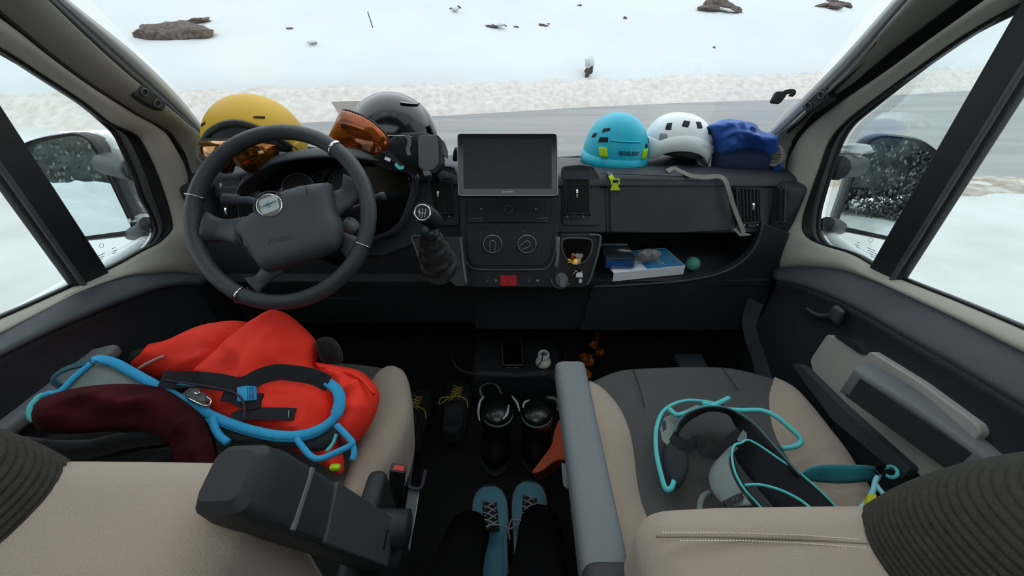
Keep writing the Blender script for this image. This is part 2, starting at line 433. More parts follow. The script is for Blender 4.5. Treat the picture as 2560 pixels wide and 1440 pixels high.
# snow-topped stump at the bank
b = hill_at(1470, 192); t = thing('tree_stump', 'dark broken stump under a tall cap of snow on the roadside bank', 'stump', b)
BARK = M('dark_bark', '#4a4340', .95, bump=1, bs=20)
k = (b-CAM).length/F
rock_mesh('stump', b+V(0, 0, 12*k), (8*k, 8*k, 13*k), t, BARK, 4, .3)
rock_mesh('snow_cap', b+V(-.02, -.1, 28*k), (10*k, 9*k, 11*k), t, SNOW, 9, 0, .3)
a = hill_at(932, 69); c = hill_at(932, 69)+V(-.35*(a.y/16), 0, .95*(a.y/16))
D1 = ray(919, 29); c = CAM+D1*((a.y-CAM.y)/D1.y)
po = sweep('snow_pole', [a, (a+c)/2, c], circ(.018, 6), BARK, None, 2); tag(po, 'thin leaning marker pole standing on the snow slope', 'pole')

# conifers behind the van (seen in the two door mirrors)
NEED = M('hazed_conifer_needles', (.12,.135,.125), .95, bump=1, bs=8, vs=2.2, col2=(.06,.07,.065), spec=.1)  # needle colour lightened to carry the grey haze over the trees
SNOWL = M('snow_on_needles', (.24,.255,.255), .95, spec=.1)
def conifer(x, y, h, label, seed):
    z = gz(x, y) - .1; t = thing('snowy_conifer', label, 'tree', V(x, y, z), 'conifers behind the van')
    rnd = random.Random(seed)
    sweep('trunk', [V(x, y, z), V(x, y, z+h*.5), V(x, y, z+h)], circ(.16, 7), BARK, t, 2, scale=lambda s: 1-.9*s)
    vs = []; fs = []; vs2 = []; fs2 = []
    for k in range(11000):
        f = rnd.random()**1.35; rr = h*.27*(1-f)**.8+.1; a = rnd.random()*2*math.pi; q = rr*(.45+.6*rnd.random()**.5)
        c = Vector((x+q*math.cos(a), y+q*math.sin(a), z+h*(.06+.92*f)-q*.25)); l = .09+.15*rnd.random(); snow = rnd.random() < .25
        d = Vector((math.cos(a)+rnd.uniform(-.6,.6), math.sin(a)+rnd.uniform(-.6,.6), rnd.uniform(-.7,.3))).normalized(); s = d.cross(Vector((0,0,1))).normalized()
        V_, F_ = (vs2, fs2) if snow else (vs, fs); n_ = len(V_)
        if snow: c = c+Vector((0,0,.10)); l *= .8
        V_ += [c-d*l*.5, c+s*l*.34+Vector((0,0,.02)), c+d*l*.6+Vector((0,0,-.05)), c-s*l*.34, c+Vector((0,0,.10 if snow else -.12))]
        F_ += [(n_,n_+1,n_+4),(n_+1,n_+2,n_+4),(n_+2,n_+3,n_+4),(n_+3,n_,n_+4),(n_,n_+3,n_+2,n_+1)]
    rows_ = [(.05, .02), (.10, .20), (.30, .17), (.55, .11), (.80, .05), (.97, .01)]; n_ = len(vs)
    vs += [Vector((x+h*r_*math.cos(k*.5236), y+h*r_*math.sin(k*.5236), z+h*f_)) for f_, r_ in rows_ for k in range(12)]
    fs += [(n_+q*12+k, n_+q*12+(k+1) % 12, n_+q*12+12+(k+1) % 12, n_+q*12+12+k) for q in range(5) for k in range(12)]
    tag(mk('foliage', vs, fs, NEED, t, False), kind='stuff'); tag(mk('snow_load', vs2, fs2, SNOWL, t, False), kind='stuff'); return t
FOREST = [(-10,-21,13),(-14,-19,12),(-18,-22,13),(-22.5,-19,12),(-27,-22,13),(-31.5,-18,12),(2,-24,13),(6.5,-22,12),(11,-24,13),(15.5,-21,12),(-3.5,-22,12),(20,-23,13)]
TL = 'snow-laden conifer in the row behind the van, seen in door mirrors'
protos = [conifer(*FOREST[i], TL, i) for i in range(3)]
for i, (x, y, h) in enumerate(FOREST[3:]):
    o = copy_tree(protos[i % 3]); o.location = (x, y, gz(x, y)-.1); o.rotation_euler.z = i*1.3; s_ = h/FOREST[i % 3][2]; o.scale = (s_, s_, s_)
def mound(name, c, rx, ry, h, label):
    return grid(name, frange(-1, 1, 150), frange(-1, 1, 60), lambda a, b: V(c[0]+a*rx, c[1]+b*ry, GZ-.1+h*max(0, 1-(a*a*a*a+b*b))*(1+.25*noise.noise(Vector((a*5+c[0], b*4, 1)))+.14*noise.noise(Vector((a*16, b*13, 2)))+.07*noise.noise(Vector((a*45, b*30, 2))))), SNOW)
mound('snow_mound', (-13, -9.2), 11, 3.0, 1.85, ''); mound('snow_mound', (9, -9.5), 7.5, 2.8, 1.7, '')

# =====================================================================  CAB SHELL
XL, XR, XC = -1.0, .88, -.06
flo = rbox('floor', (-1.02, -3.2, -.04), (.93, 1.6, 0), 0, M('black_rubber_floor', '#060607', .95, bump=.5, bs=200)); flo['kind'] = 'structure'
LINER = M('headliner_cloth', '#a9a49a', .95, var=.03)
WOODW = M('pale_cabin_panel', '#b7b0a3', .7, var=.05)
def structure(o): o['kind'] = 'structure'; return o
# ceiling with two roof windows (openings) that light the cab from above
def slab(name, x0, x1, y0, y1, z0, z1, mat, holes=()):
    ys = sorted({y0, y1, *[h[2] for h in holes], *[h[3] for h in holes]}); xs = sorted({x0, x1, *[h[0] for h in holes], *[h[1] for h in holes]})
    bm_v = []; bm_f = []
    for a, b in zip(xs, xs[1:]):
        for c, d in zip(ys, ys[1:]):
            if any(h[0] <= a and b <= h[1] and h[2] <= c and d <= h[3] for h in holes): continue
            i = len(bm_v); bm_v += [V(a,c,z0),V(b,c,z0),V(b,d,z0),V(a,d,z0),V(a,c,z1),V(b,c,z1),V(b,d,z1),V(a,d,z1)]
            bm_f += [(i,i+1,i+2,i+3),(i+4,i+5,i+6,i+7),(i,i+1,i+5,i+4),(i+1,i+2,i+6,i+5),(i+2,i+3,i+7,i+6),(i+3,i,i+4,i+7)]
    return structure(mk(name, bm_v, bm_f, mat, None, False))
slab('ceiling', -1.02, .93, -3.2, .62, 1.95, 1.99, LINER, [(-.70, .58, -.75, .30), (-.6, .5, -2.3, -1.4)])
def vslab(name, x0, x1, y0, y1, z0, z1, mat, holes=()):   # wall along y; holes (y0,y1,z0,z1)
    ys = sorted({y0, y1, *[h[0] for h in holes], *[h[1] for h in holes]}); zs = sorted({z0, z1, *[h[2] for h in holes], *[h[3] for h in holes]})
    v = []; f = []
    for a, b in zip(ys, ys[1:]):
        for c, d in zip(zs, zs[1:]):
            if any(h[0] <= a and b <= h[1] and h[2] <= c and d <= h[3] for h in holes): continue
            i = len(v); v += [V(x0,a,c),V(x0,b,c),V(x0,b,d),V(x0,a,d),V(x1,a,c),V(x1,b,c),V(x1,b,d),V(x1,a,d)]
            f += [(i,i+1,i+2,i+3),(i+4,i+5,i+6,i+7),(i,i+1,i+5,i+4),(i+1,i+2,i+6,i+5),(i+2,i+3,i+7,i+6),(i+3,i,i+4,i+7)]
    return structure(mk(name, v, f, mat, None, False))
vslab('wall_left', -1.04, -1.02, -3.2, .02, 0, 1.97, WOODW, [(-1.9, -.6, .85, 1.6)])
vslab('wall_right', .93, .95, -3.2, .02, 0, 1.97, WOODW, [(-1.9, -.6, .85, 1.6)])
structure(rbox('wall_back', (-1.02, -3.22, 0), (.93, -3.2, 1.97), 0, WOODW))
BODY = M('white_body_paint', '#e4e6e7', .3, coat=.4, var=.02)
vslab('wall_right', .96, 1.03, -3.3, .30, -.45, 2.0, BODY, [(-1.9, -.6, .85, 1.6)])
vslab('wall_left', -1.13, -1.06, -3.3, .30, -.45, 2.0, BODY, [(-1.9, -.6, .85, 1.6)])
WG = glass('window_glass', (.93, .975, .97), .03)
SG = glass('windscreen_glass', (.95, .985, .985), .05)
TG = glass('tinted_glass', (.5, .52, .5), .1)
for x, nm in ((-1.07, 'window_4'), (.955, 'window_5')):
    structure(prism(nm, [V(x,-1.9,.85),V(x,-.6,.85),V(x,-.6,1.6),V(x,-1.9,1.6)], .008, TG, nrm=V(1,0,0), smooth=False))
# front bulkhead under the windscreen and outer skin below the doors
structure(rbox('wall_front', (-1.05, 1.52, -.3), (.95, 1.62, .80), .02, BK))
structure(rbox('wall_left', (-1.10, .28, -.3), (-1.05, 1.6, .78), .02, BODY))
structure(rbox('wall_right', (.93, .28, -.3), (.98, 1.6, .78), .02, BODY))

# windscreen
def ws(s, t):
    """s -1..1 across, t 0..1 up"""
    b = V(XC+s*.93, 1.70-.34*s*s, .815+.17*s*s); m = V(XC+s*.865, 1.30-.28*s*s, 1.338)
    d = (m-b); return b+d*t*2+V(0, -.05*math.sin(min(1, t)*math.pi)*-1, 0)
rows = [[ws(-1+2*i/32, j/16) for i in range(33)] for j in range(17)]
vs = [p for r in rows for p in r]; fs = [(j*33+i, j*33+i+1, (j+1)*33+i+1, (j+1)*33+i) for j in range(16) for i in range(32)]
structure(mk('window_1', vs, fs, SG, None))
# roof lip above the windscreen
structure(loft('trim_1', [[ws(-1, 1.0), ws(0, 1.0), ws(1, 1.0)], [V(-1.02,.6,1.97), V(-.06,.62,1.97), V(.93,.6,1.97)]], LINER, N=20, solid=.02))
# lower windscreen seal line
structure(sweep('trim_2', [ws(-1+.1*i, .012)+V(0,-.004,.0) for i in range(21)], rect(.008, .016), RUB, None, 2, up=V(0,0,1)))

def lines(rows, xs): return [[P(a, b, x=x) for a, b in r] for r, x in zip(rows, xs)]
def loftc(name, rows, mat, parent=None, n=6, across=1, solid=0, offset=-1):
    rr = [cr(r, n) for r in rows]; N = len(rr[0])
    if across > 1: rr = [list(r) for r in zip(*[cr(c, across) for c in zip(*rr)])]
    vs = [p for r in rr for p in r]
    fs = [(i*N+j, i*N+j+1, (i+1)*N+j+1, (i+1)*N+j) for i in range(len(rr)-1) for j in range(N-1)]
    return mk(name, vs, fs, mat, parent, True, solid, offset)
def mid(a, b, f=.5, dx=0): return [p.lerp(q, f)+V(dx, 0, 0) for p, q in zip(a, b)]
def ext(r, k=2.0): return [(r[0][0]+(r[0][0]-r[1][0])*k, r[0][1]+(r[0][1]-r[1][1])*k)]+r
RW = [ext([(2232,0),(2085,165),(1960,290),(1900,350)],1.2), ext([(2250,0),(2103,165),(1976,292),(1912,352)],1.2), ext([(2268,0),(2120,170),(1990,297),(1920,358)],1.2), ext([(2287,0),(2137,172),(2000,301),(1925,366)],1.2)]
LW = [ext([(172,0),(344,139),(450,245),(517,328)],1.2), ext([(155,0),(330,150),(440,256),(517,338)],1.2), ext([(140,0),(315,160),(430,263),(515,345)],1.2), ext([(119,0),(300,170),(422,270),(517,353)],1.2)]
RT = (ext([(2287,0),(2210,88),(2137,172),(2068,236),(2000,301),(1955,335),(1925,366),(1900,420),(1905,450)],1.5), ext([(2390,0),(2249,106),(2180,162),(2127,206),(2064,250),(2010,311),(1979,361),(1965,428),(1966,480)],1.5))
LT = (ext([(119,0),(210,88),(300,170),(362,222),(422,270),(470,312),(517,353),(545,410),(540,450)],1.5), ext([(0,36),(111,128),(190,188),(255,233),(344,289),(422,333),(456,383),(474,439),(478,490)],1.5))
RFo = [(2640,-130),(2470,0),(2338,95),(2216,183),(2099,261),(2027,317),(1993,361),(1971,411),(1967,470),(1968,550),(1962,620),(1952,672),(2010,669),(2110,679),(2200,708),(2275,742),(2400,800),(2560,880),(2800,1000)]
RFi = [(2700,-60),(2520,25),(2400,95),(2290,172),(2190,245),(2110,308),(2072,355),(2048,420),(2025,485),(2008,540),(2006,575),(2022,597),(2060,614),(2130,636),(2200,675),(2280,709),(2400,757),(2560,825),(2800,930)]
RG = [(2710,-40),(2512,45),(2400,106),(2290,187),(2195,262),(2140,308),(2112,352),(2090,410),(2070,475),(2055,533),(2053,578),(2066,606),(2104,634),(2150,655),(2200,680),(2280,713),(2400,761),(2560,829),(2800,934)]
LFo = [(-180,-70),(0,50),(105,133),(205,205),(317,272),(400,322),(439,378),(461,422),(470,480),(462,550),(475,620),(505,690),(440,684),(380,688),(311,694),(194,728),(114,770),(0,832),(-220,950)]
LFi = [(-200,10),(0,119),(105,186),(211,256),(278,308),(333,333),(356,356),(389,422),(417,500),(431,556),(428,578),(400,606),(356,629),(310,655),(260,680),(170,722),(80,763),(0,798),(-220,895)]
LG = [(-200,25),(0,133),(105,195),(200,260),(250,302),(280,335),(300,375),(328,439),(345,490),(368,530),(383,572),(375,602),(345,634),(300,659),(255,684),(165,726),(78,767),(0,802),(-220,899)]
for side, Wn, Tn, Fo, Fi, G, sg, Xg in (('right', RW, RT, RFo, RFi, RG, 1, .91), ('left', LW, LT, LFo, LFi, LG, -1, -1.03)):
    o = 0 if sg > 0 else -.12
    X = lambda v: v if sg > 0 else -v-.12
    xs = [X(.845-.009*i) for i in range(5)]
    def WL(r, dx=0): return [P(a, b, x=X(.82+.018*(i/4)-.0+dx)) for i, (a, b) in enumerate(r)]
    w = [WL(Wn[0]), WL(Wn[1], -.002), WL(Wn[2], -.004), WL(Wn[3], -.008)]
    tr = thing('trim_3' if sg > 0 else 'trim_4', None, None, V(X(.86), 1.0, .9)); tr['kind'] = 'structure'
    loftc('glass_border', [w[0], w[1]], M('frit_grey', '#b9bdbb', .5, var=.02), tr, solid=.004)
    loftc('glass_molding', [w[1], w[2]], RUBG, tr, solid=.006); loftc('glass_seal', [w[2], w[3]], RUB, tr, solid=.008)
    a = [P(p, q, x=X(.812+.018*(i/9))) for i, (p, q) in enumerate(Tn[0])]; b = [P(p, q, x=X(.865)) for p, q in Tn[1]]
    loftc('pillar_panel', [a, mid(a, b, .12, -sg*.012), mid(a, b, .55, -sg*.022), mid(a, b, .9, -sg*.008), b], TRIMD, tr, n=5, across=4, solid=.006)
    # black gap between pillar and door
    fo = [P(p, q, x=X(.875)) for p, q in Fo]; fi = [P(p, q, x=X(.885)) for p, q in Fi]; g = [P(p, q, x=X(.905)) for p, q in G]
    gb = [V(X(.895), p.y, p.z) for p in b]; gf = resample(cr([V(X(.90), p.y, p.z) for p in fo[:11]], 4), len(gb))
    loft('door_seal', [b, gb, [V(X(.90), p.y, p.z) for p in fo[:11]]], RUB, tr, N=40, solid=.006)
    bk_ = [V(X(.915), p.y, p.z) for p in mid(a, b, .7)]; mk_ = [V(X(.925), p.y, p.z) for p in b]; fk_ = [V(X(.92), p.y, p.z) for p in mid(fo, fi, .5)[:12]]
    loft('frame_backing', [bk_, mk_, fk_], RUB, tr, N=40, solid=.004)
    sweep('edge_seal', b, circ(.007, 6), RUB, tr, 1, raw=False)
    # door
    dr = thing('door_2' if sg > 0 else 'door_1', None, None, V(X(.88), .7, .05)); dr['kind'] = 'structure'
    loftc('window_surround', [fo, mid(fo, fi, .12, -sg*.014), mid(fo, fi, .5, -sg*.022), mid(fo, fi, .9, -sg*.010), fi], TRIM, dr, n=5, across=3, solid=.006)
    h1 = mid(fi, g, .45, sg*.004); h2 = mid(fi, g, .55, -sg*.006)
    loftc('window_seal', [fi, mid(fi, g, .05, sg*.014), h1], RUB, dr, n=5, solid=.005)
    loftc('window_gasket', [h1, h2, mid(fi, g, .85, -sg*.004)], RUBG, dr, n=5, solid=.004)
    loftc('glass_run', [mid(fi, g, .85, -sg*.004), g], RUB, dr, n=5, solid=.004)
    # shoulder and lower door panel
    D0 = fo[11:]
    if sg > 0: d1 = [(1945,700),(2005,712),(2080,740),(2170,785),(2275,845),(2400,915),(2560,1010),(2800,1150)]; X1 = .805
    else: d1 = [(500,712),(445,712),(385,722),(330,742),(243,775),(130,822),(0,884),(-220,990)]; X1 = -.93
    d1 = [P(p, q, x=X1) for p, q in d1]
    z0 = mid(D0, d1, 0, 0)
    loftc('door_shoulder', [z0, mid(D0, d1, .08, -sg*.012), mid(D0, d1, .45, -sg*.018), mid(D0, d1, .85, -sg*.012), d1], DASH, dr, n=5, across=3, solid=.006)
    dn = [V(X(.83), p.y, .12+.0*p.z) for p in d1]; dm = [V(X(.80), p.y, p.z*.62) for p in d1]; dk = [V(X(.812), p.y, p.z*.9) for p in d1]
    loftc('door_panel', [d1, dk, dm, dn], DASH2, dr, n=5, across=3, solid=.006)
    # window divider bar, header and glass
    rbox('divider_bar', (min(X(.875), X(.9)), .757, .76), (max(X(.875), X(.9)), .838, 1.42), .008, BK, dr)
    rbox('divider_seal', (min(X(.868), X(.88)), .762, .76), (max(X(.868), X(.88)), .772, 1.42), .003, RUBG, dr)
    rbox('window_header', (min(X(.855), X(.92)), -.25, 1.325), (max(X(.855), X(.92)), .85, 1.46), .02, BK, dr)
    rbox('roof_side', (min(X(.86), X(.95)), -.0, 1.44), (max(X(.86), X(.95)), .9, 1.98), .01, LINER, dr)
    rbox('rear_post', (min(X(.86), X(.95)), -.12, .02), (max(X(.86), X(.95)), .16, 1.46), .02, BK, dr)
    gp = [V(Xg, p.y, p.z) for p in cr(g, 3)]
    pane = structure(prism('window_3' if sg < 0 else 'window_2', gp+[V(Xg, 0, .72), V(Xg, 0, 1.40), V(Xg, .6, 1.45)], .005, WG, nrm=V(-sg,0,0), smooth=False))
    # lock pin groove
    gr = ([(2120,684),(2170,696),(2230,716),(2268,730),(2276,742)] if sg > 0 else [(390,692),(311,698),(230,716),(150,748),(122,762),(116,774)])
    sweep('lock_groove', [P(a_, b_, x=X(.868)) for a_, b_ in gr], circ(.0028, 6), RUB, dr, 4)
    q = P(*((2275,745) if sg > 0 else (117,775)), x=X(.862)); rbox('lock_pin', q-V(.003,.003,.004), q+V(.003,.003,.006), .002, CHROME, dr)
# roof corner liners closing the shell above the pillars
for x0, x1 in ((-1.08, -.95), (.84, .95)):
    structure(rbox('trim_5', (x0, .55, 1.40), (x1, .98, 1.98), .02, LINER))
# pillar grab brackets and tweeter grilles
def pillar_bits(sg, pts, gc, label):
    x = .81 if sg > 0 else -.93
    tr = bpy.data.objects['trim_3' if sg > 0 else 'trim_4']
    pl = (P(*pts[0], x=x), V(-sg, -.25, 0).normalized())
    o = prism('bracket_plate', [P(a, b, pl=pl) for a, b in rpoly(pts, 8)], .03, BK, tr, nrm=V(-sg,-.25,0).normalized(), bevel=.003)
    cx = sum(p[0] for p in pts)/len(pts); cy = sum(p[1] for p in pts)/len(pts)
    for k in (-1, 1):
        sweep('bracket_socket', [P(a, b, pl=pl)+V(-sg*.002,0,0) for a, b in ellipse2(cx+k*16*(1), cy+k*14*(1 if sg < 0 else -1), 8, 9, 12)], circ(.002, 6), RUBG, tr, 1, True)
    pg = (P(*gc, x=(.80 if sg > 0 else -.925)), V(-sg, -.5, .15).normalized())
    e = [P(a, b, pl=pg) for a, b in ellipse2(gc[0], gc[1], 21, 27, 28)]
    prism('speaker_grille', e, .02, TRIMD, tr, bevel=.002)
    sweep('grille_ring', e, circ(.0022, 6), TRIMD, tr, 1, True)
    for k in range(-5, 6):
        hw = 17*math.sqrt(1-(k/6.2)**2); yy = gc[1]+k*4
        sweep('grille_slot', [P(gc[0]-hw, yy, pl=pg)+pg[1]*.0005, P(gc[0]+hw, yy-2, pl=pg)+pg[1]*.0005], circ(.0008, 5), RUB, tr, 1)
pillar_bits(-1, [(352,212),(395,236),(418,262),(408,280),(372,262),(334,238),(348,225)], (514,383), '')
pillar_bits(1, [(2058,216),(2068,236),(2072,248),(2020,284),(2004,270),(2012,258)], (1934,388), '')

# right door details
dr = bpy.data.objects['door_2']; dl = bpy.data.objects['door_1']
plr = (V(.795, 0, 0), V(-1, 0, 0))
PALE = M('pale_door_insert', '#9a9b95', .85, bump=.4, bs=600, var=.03)
def door_plate(name, pts, x, th, mat, parent, sg=1, r=10): return prism(name, [P(a, b, x=x) for a, b in rpoly(pts, r)], th, mat, parent, nrm=V(-sg,0,0), bevel=.003)
door_plate('door_insert', [(2068,834),(2163,888),(2176,878),(2300,955),(2444,1062),(2452,1085),(2335,1200),(2310,1200),(2150,1050),(2034,940),(2024,900)], .79, .02, PALE, dr)
door_plate('pocket_rim', [(1975,908),(2000,912),(2100,1012),(2275,1172),(2255,1200),(2200,1150),(2080,1050)], .77, .02, DASH, dr)
door_plate('switch_panel', [(2082,838),(2140,855),(2165,885),(2150,886)], .786, .02, DASH2, dr, r=4)
sweep('door_opener', [P(a, b, x=.785) for a, b in [(2016,770),(2038,785),(2062,790),(2082,785),(2095,770)]], circ(.008, 8), DASH, dr, 6, scale=lambda s: .35+.9*s)
rbox('opener_tab', P(2094,785,x=.785)-V(.008,.016,.022), P(2094,785,x=.785)+V(.006,.016,.018), .007, DASH, dr)
prism('opener_recess', [P(a, b, x=.7975) for a, b in ellipse2(2060, 775, 52, 24, 20)], .01, BK, dr, nrm=V(-1,0,0))
sweep('badge_slot', [P(2056,686,x=.856), P(2070,684,x=.856), P(2086,687,x=.856)], circ(.002, 6), RUB, dr, 4)
strp = sweep('trim_6', [P(a, b, x=.79) for a, b in [(1890,755),(1876,800),(1882,850),(1900,900),(1912,950)]], rect(.05, .008), DASH, None, 6, up=V(-1,-.6,0), auto=35); structure(strp)

# etched markings on the quarter lights
MK = M('etched_marking', '#94a0a4', .6)
def marks(x, cx, cy, sx, sy, nm):
    t = bpy.data.objects[nm]
    for i, (a, b, w) in enumerate([(0,0,22),(2,7,26),(5,14,24),(8,21,16),(-30,-8,10),(-26,-14,8),(-28,-2,9)]):
        p = P(cx+a*sx, cy+b*sy, x=x); q = P(cx+(a+w)*sx, cy+(b+w*.45)*sy, x=x)
        prism('glass_marking', [p, q, q+V(0,0,-.0013), p+V(0,0,-.0013)], .0006, MK, t, nrm=V(-1 if x > 0 else 1,0,0), smooth=False)
    c = [P(a, b, x=x) for a, b in ellipse2(cx+8*sx, cy-18*sy, 5, 6, 12)]
    sweep('glass_marking', c, circ(.0005, 5), MK, t, 1, True)
marks(.902, 2168, 618, 1, 1, 'window_2'); marks(-1.026, 262, 632, -1, 1, 'window_3')

# =====================================================================  MIRRORS
MIRR = bpy.data.materials.new('mirror_glass'); MIRR.use_nodes = True; b_ = MIRR.node_tree.nodes['Principled BSDF']; b_.inputs['Base Color'].default_value = (.80,.86,.86,1); b_.inputs['Metallic'].default_value = 1; b_.inputs['Roughness'].default_value = .01
MH = M('mirror_housing', '#2a2f31', .5, bump=.3, bs=300)
def wing_mirror(label, center_px, xpos, target, glass_px, hous_px, arm, sg):
    c = P(*center_px, x=xpos); d = (c-CAM).normalized(); r = (Vector(target)-c).normalized(); n = (r-d).normalized()
    t = thing('wing_mirror', label, 'mirror', c+V(0,0,-.2))
    pl = (c, n)
    g = [P(a, b, pl=pl) for a, b in rpoly(glass_px, 16)]; h = [P(a, b, pl=pl) for a, b in rpoly(hous_px, 30, 6)]
    gc = sum(g, V(0,0,0))/len(g); hc = sum(h, V(0,0,0))/len(h)
    prism('mirror_glass', [p+n*.004 for p in g], .004, MIRR, t, nrm=n, smooth=False)
    m = len(h); rows = [h, [p+n*.012+(gc-p)*.03 for p in h], [hc+(p-hc)*.99-n*.03 for p in h], [hc+(p-hc)*.9-n*.08 for p in h], [hc+(p-hc)*.5-n*.115 for p in h]]
    # bezel between housing rim and glass
    loft('bezel', [g, resample(h, 60, True), [p+n*.010 for p in resample(h, 60, True)]] if False else [resample(g, 60, True), resample(h, 60, True)], MH, t, N=60, closed=True, sm=1)
    vs = [p for r_ in rows for p in r_]; fs = []
    for i in range(4):
        for j in range(m): a_ = i*m+j; b2 = i*m+(j+1) % m; fs.append((a_, b2, b2+m, a_+m))
    fs.append(tuple(4*m+j for j in range(m)))
    mk('housing', vs, fs, MH, t, True, auto=50)
    return t, pl, h
t, pl, h = wing_mirror('left door mirror reflecting snowy trees beyond driver window', (205,465), -1.30, (-9.5,-12,1.1),
    [(80,388),(92,362),(130,348),(195,338),(224,352),(246,390),(334,574),(168,596),(110,520)], [(34,392),(60,356),(112,340),(195,328),(232,342),(262,378),(352,580),(330,590),(165,608),(60,480)], None, -1)
sweep('arm', [P(250,405,x=-1.28), P(300,415,x=-1.14), P(345,425,x=-1.05)], circ(.035, 10), MH, t, 5)
sweep('arm', [P(330,585,x=-1.28), P(350,580,x=-1.12), P(372,560,x=-1.05)], circ(.022, 10), MH, t, 5)
sweep('mirror_stay', [P(283,440,x=-1.27), P(318,525,x=-1.27), P(342,575,x=-1.22)], circ(.014, 8), RUBG, t, 4)
rock_mesh('snow_cap', P(272,372,x=-1.24), (.06,.04,.035), t, SNOW, 4, .6, .4)
rock_mesh('snow_cap', P(345,545,x=-1.20), (.035,.025,.012), t, SNOW, 6, .2, .4)
t, pl, h = wing_mirror('right door mirror reflecting the white van side beyond passenger window', (2215,465), 1.16, (1.75,-6,.8),
    [(2176,352),(2215,342),(2290,355),(2330,390),(2340,420),(2292,600),(2221,590),(2092,562),(2120,480)], [(2165,342),(2200,333),(2300,343),(2350,380),(2372,430),(2310,625),(2222,602),(2080,574),(2092,540),(2130,430)], None, 1)
sweep('arm', [P(2150,415,x=1.12), P(2110,415,x=.98), P(2090,420,x=.93)], circ(.035, 10), MH, t, 5)
sweep('arm', [P(2100,570,x=1.12), P(2085,565,x=.98), P(2065,560,x=.93)], circ(.022, 10), MH, t, 5)
rock_mesh('snow_cap', P(2130,376,x=1.0), (.05,.03,.02), t, SNOW, 4, 0, .4)
# toll tag holder on the windscreen
q = P(1955,241, y=1.22); hd = thing('windscreen_tag_holder', 'small black tag holder stuck low on the right edge of the windscreen', 'holder', q)
pl = (q, V(0,-.9,.4).normalized())
prism('plate', [P(a, b, pl=pl) for a, b in rpoly([(1942,228),(1968,227),(1966,240),(1952,258),(1931,256),(1930,250)], 3)], .012, BK, hd, bevel=.002)
sweep('clip', [P(1960,232,y=1.20), P(1978,228,y=1.21), P(1984,233,y=1.22), P(1976,240,y=1.23)], rect(.012,.004), BK, hd, 4, up=V(0,-1,0), auto=35)
# inner kick panels
structure(rbox('wall_left', (-1.06, .9, 0), (-1.01, 1.54, .72), .02, DASH2)); structure(rbox('wall_right', (.895, 1.0, 0), (.94, 1.54, .72), .02, DASH2))
# =====================================================================  DASHBOARD
DB = thing('dashboard', 'wide charcoal van dashboard spanning under the windscreen with vents, shelf and centre stack', 'dashboard', V(-.06, 1.3, .58))
def profile_x(name, prof, x0, x1, mat, parent, nx=2, endround=0, auto=35):
    vs = []; k = len(prof); fs = []
    for i in range(nx+1):
        x = x0+(x1-x0)*i/nx
        for y, z in prof: vs.append(V(x, y, z))
    for i in range(nx):
        for j in range(k): a = i*k+j; b = i*k+(j+1) % k; fs.append((a, b, b+k, a+k))
    fs += [tuple(range(k)), tuple(nx*k+j for j in range(k))]
    return mk(name, vs, fs, mat, parent, True, auto=auto)
# top deck following the windscreen base
top = []
for i in range(25):
    s = -1+2*i/24; b = ws(s, 0); x = b.x
    f = .055*max(0, 1-((x+.49)/.36)**2) if abs(x+.49) < .36 else 0
    top.append([V(x, b.y-.005, b.z), V(x, (b.y+1.25)/2, .885+f*.3), V(x, 1.27, .908+f*.8), V(x, 1.205, .908+f), V(x, 1.184, .900+f*.9), V(x, 1.176, .885+f*.5)])
loftc('top_deck', [list(c) for c in zip(*top)], DASH, DB, n=2, across=3, solid=.012, offset=-1)
prism('rear_edge_glint', [ws(-.5, .0)+V(0,-.05,.012), ws(.5, 0)+V(0,-.05,.012), ws(.5, 0)+V(0,-.01,.002), ws(-.5, 0)+V(0,-.01,.002)], .003, SILV, DB, nrm=V(0,0,1))  # silver strip stands in for the reflection along the deck's rear edge
FR = (V(0, 1.18, .905), V(0, -.949, .316).normalized())
def FP(pts): return [P(a, b, pl=FR) for a, b in pts]
def fplate(name, pts, h, mat, parent, pl=FR, r=0, bevel=.002, sink=.0, n=3):
    p = [P(a, b, pl=pl)+pl[1].normalized()*h for a, b in (rpoly(pts, r, n) if r else pts)]
    return prism(name, p, h+.004+sink, mat, parent, nrm=pl[1].normalized(), bevel=bevel)
# main fascia (passenger side ends above the shelf)
profile_x('fascia', [(1.30,.905),(1.20,.905),(1.185,.898),(1.172,.88),(1.15,.82),(1.13,.757),(1.135,.750),(1.30,.748)], .12, .845, DASH, DB, 4)
profile_x('fascia', [(1.40,.88),(1.20,.905),(1.185,.898),(1.172,.88),(1.15,.82),(1.13,.755),(1.105,.68),(1.10,.61),(1.13,.575),(1.4,.50)], -.965, -.13, DASH2, DB, 6)
# end caps of the dashboard
rbox('end_cap', (.80,1.12,.60), (.875,1.35,.905), .02, DASH2, DB); rbox('end_cap', (-.985,1.12,.56), (-.90,1.35,.905), .02, DASH2, DB)
# glovebox lid with seam grooves
fplate('glovebox_lid', [(1522,444),(1700,446),(1816,452),(1828,575),(1690,582),(1524,580)], .008, DASH, DB, r=10, bevel=.003)
for pts in ([(1512,440),(1513,500),(1516,580)], [(1826,456),(1836,520),(1840,578)], [(1500,434),(1600,437),(1760,443),(1900,452)]):
    sweep('panel_seam', [P(a, b, pl=FR)+FR[1]*.001 for a, b in pts], circ(.0012, 6), RUB, DB, 4)
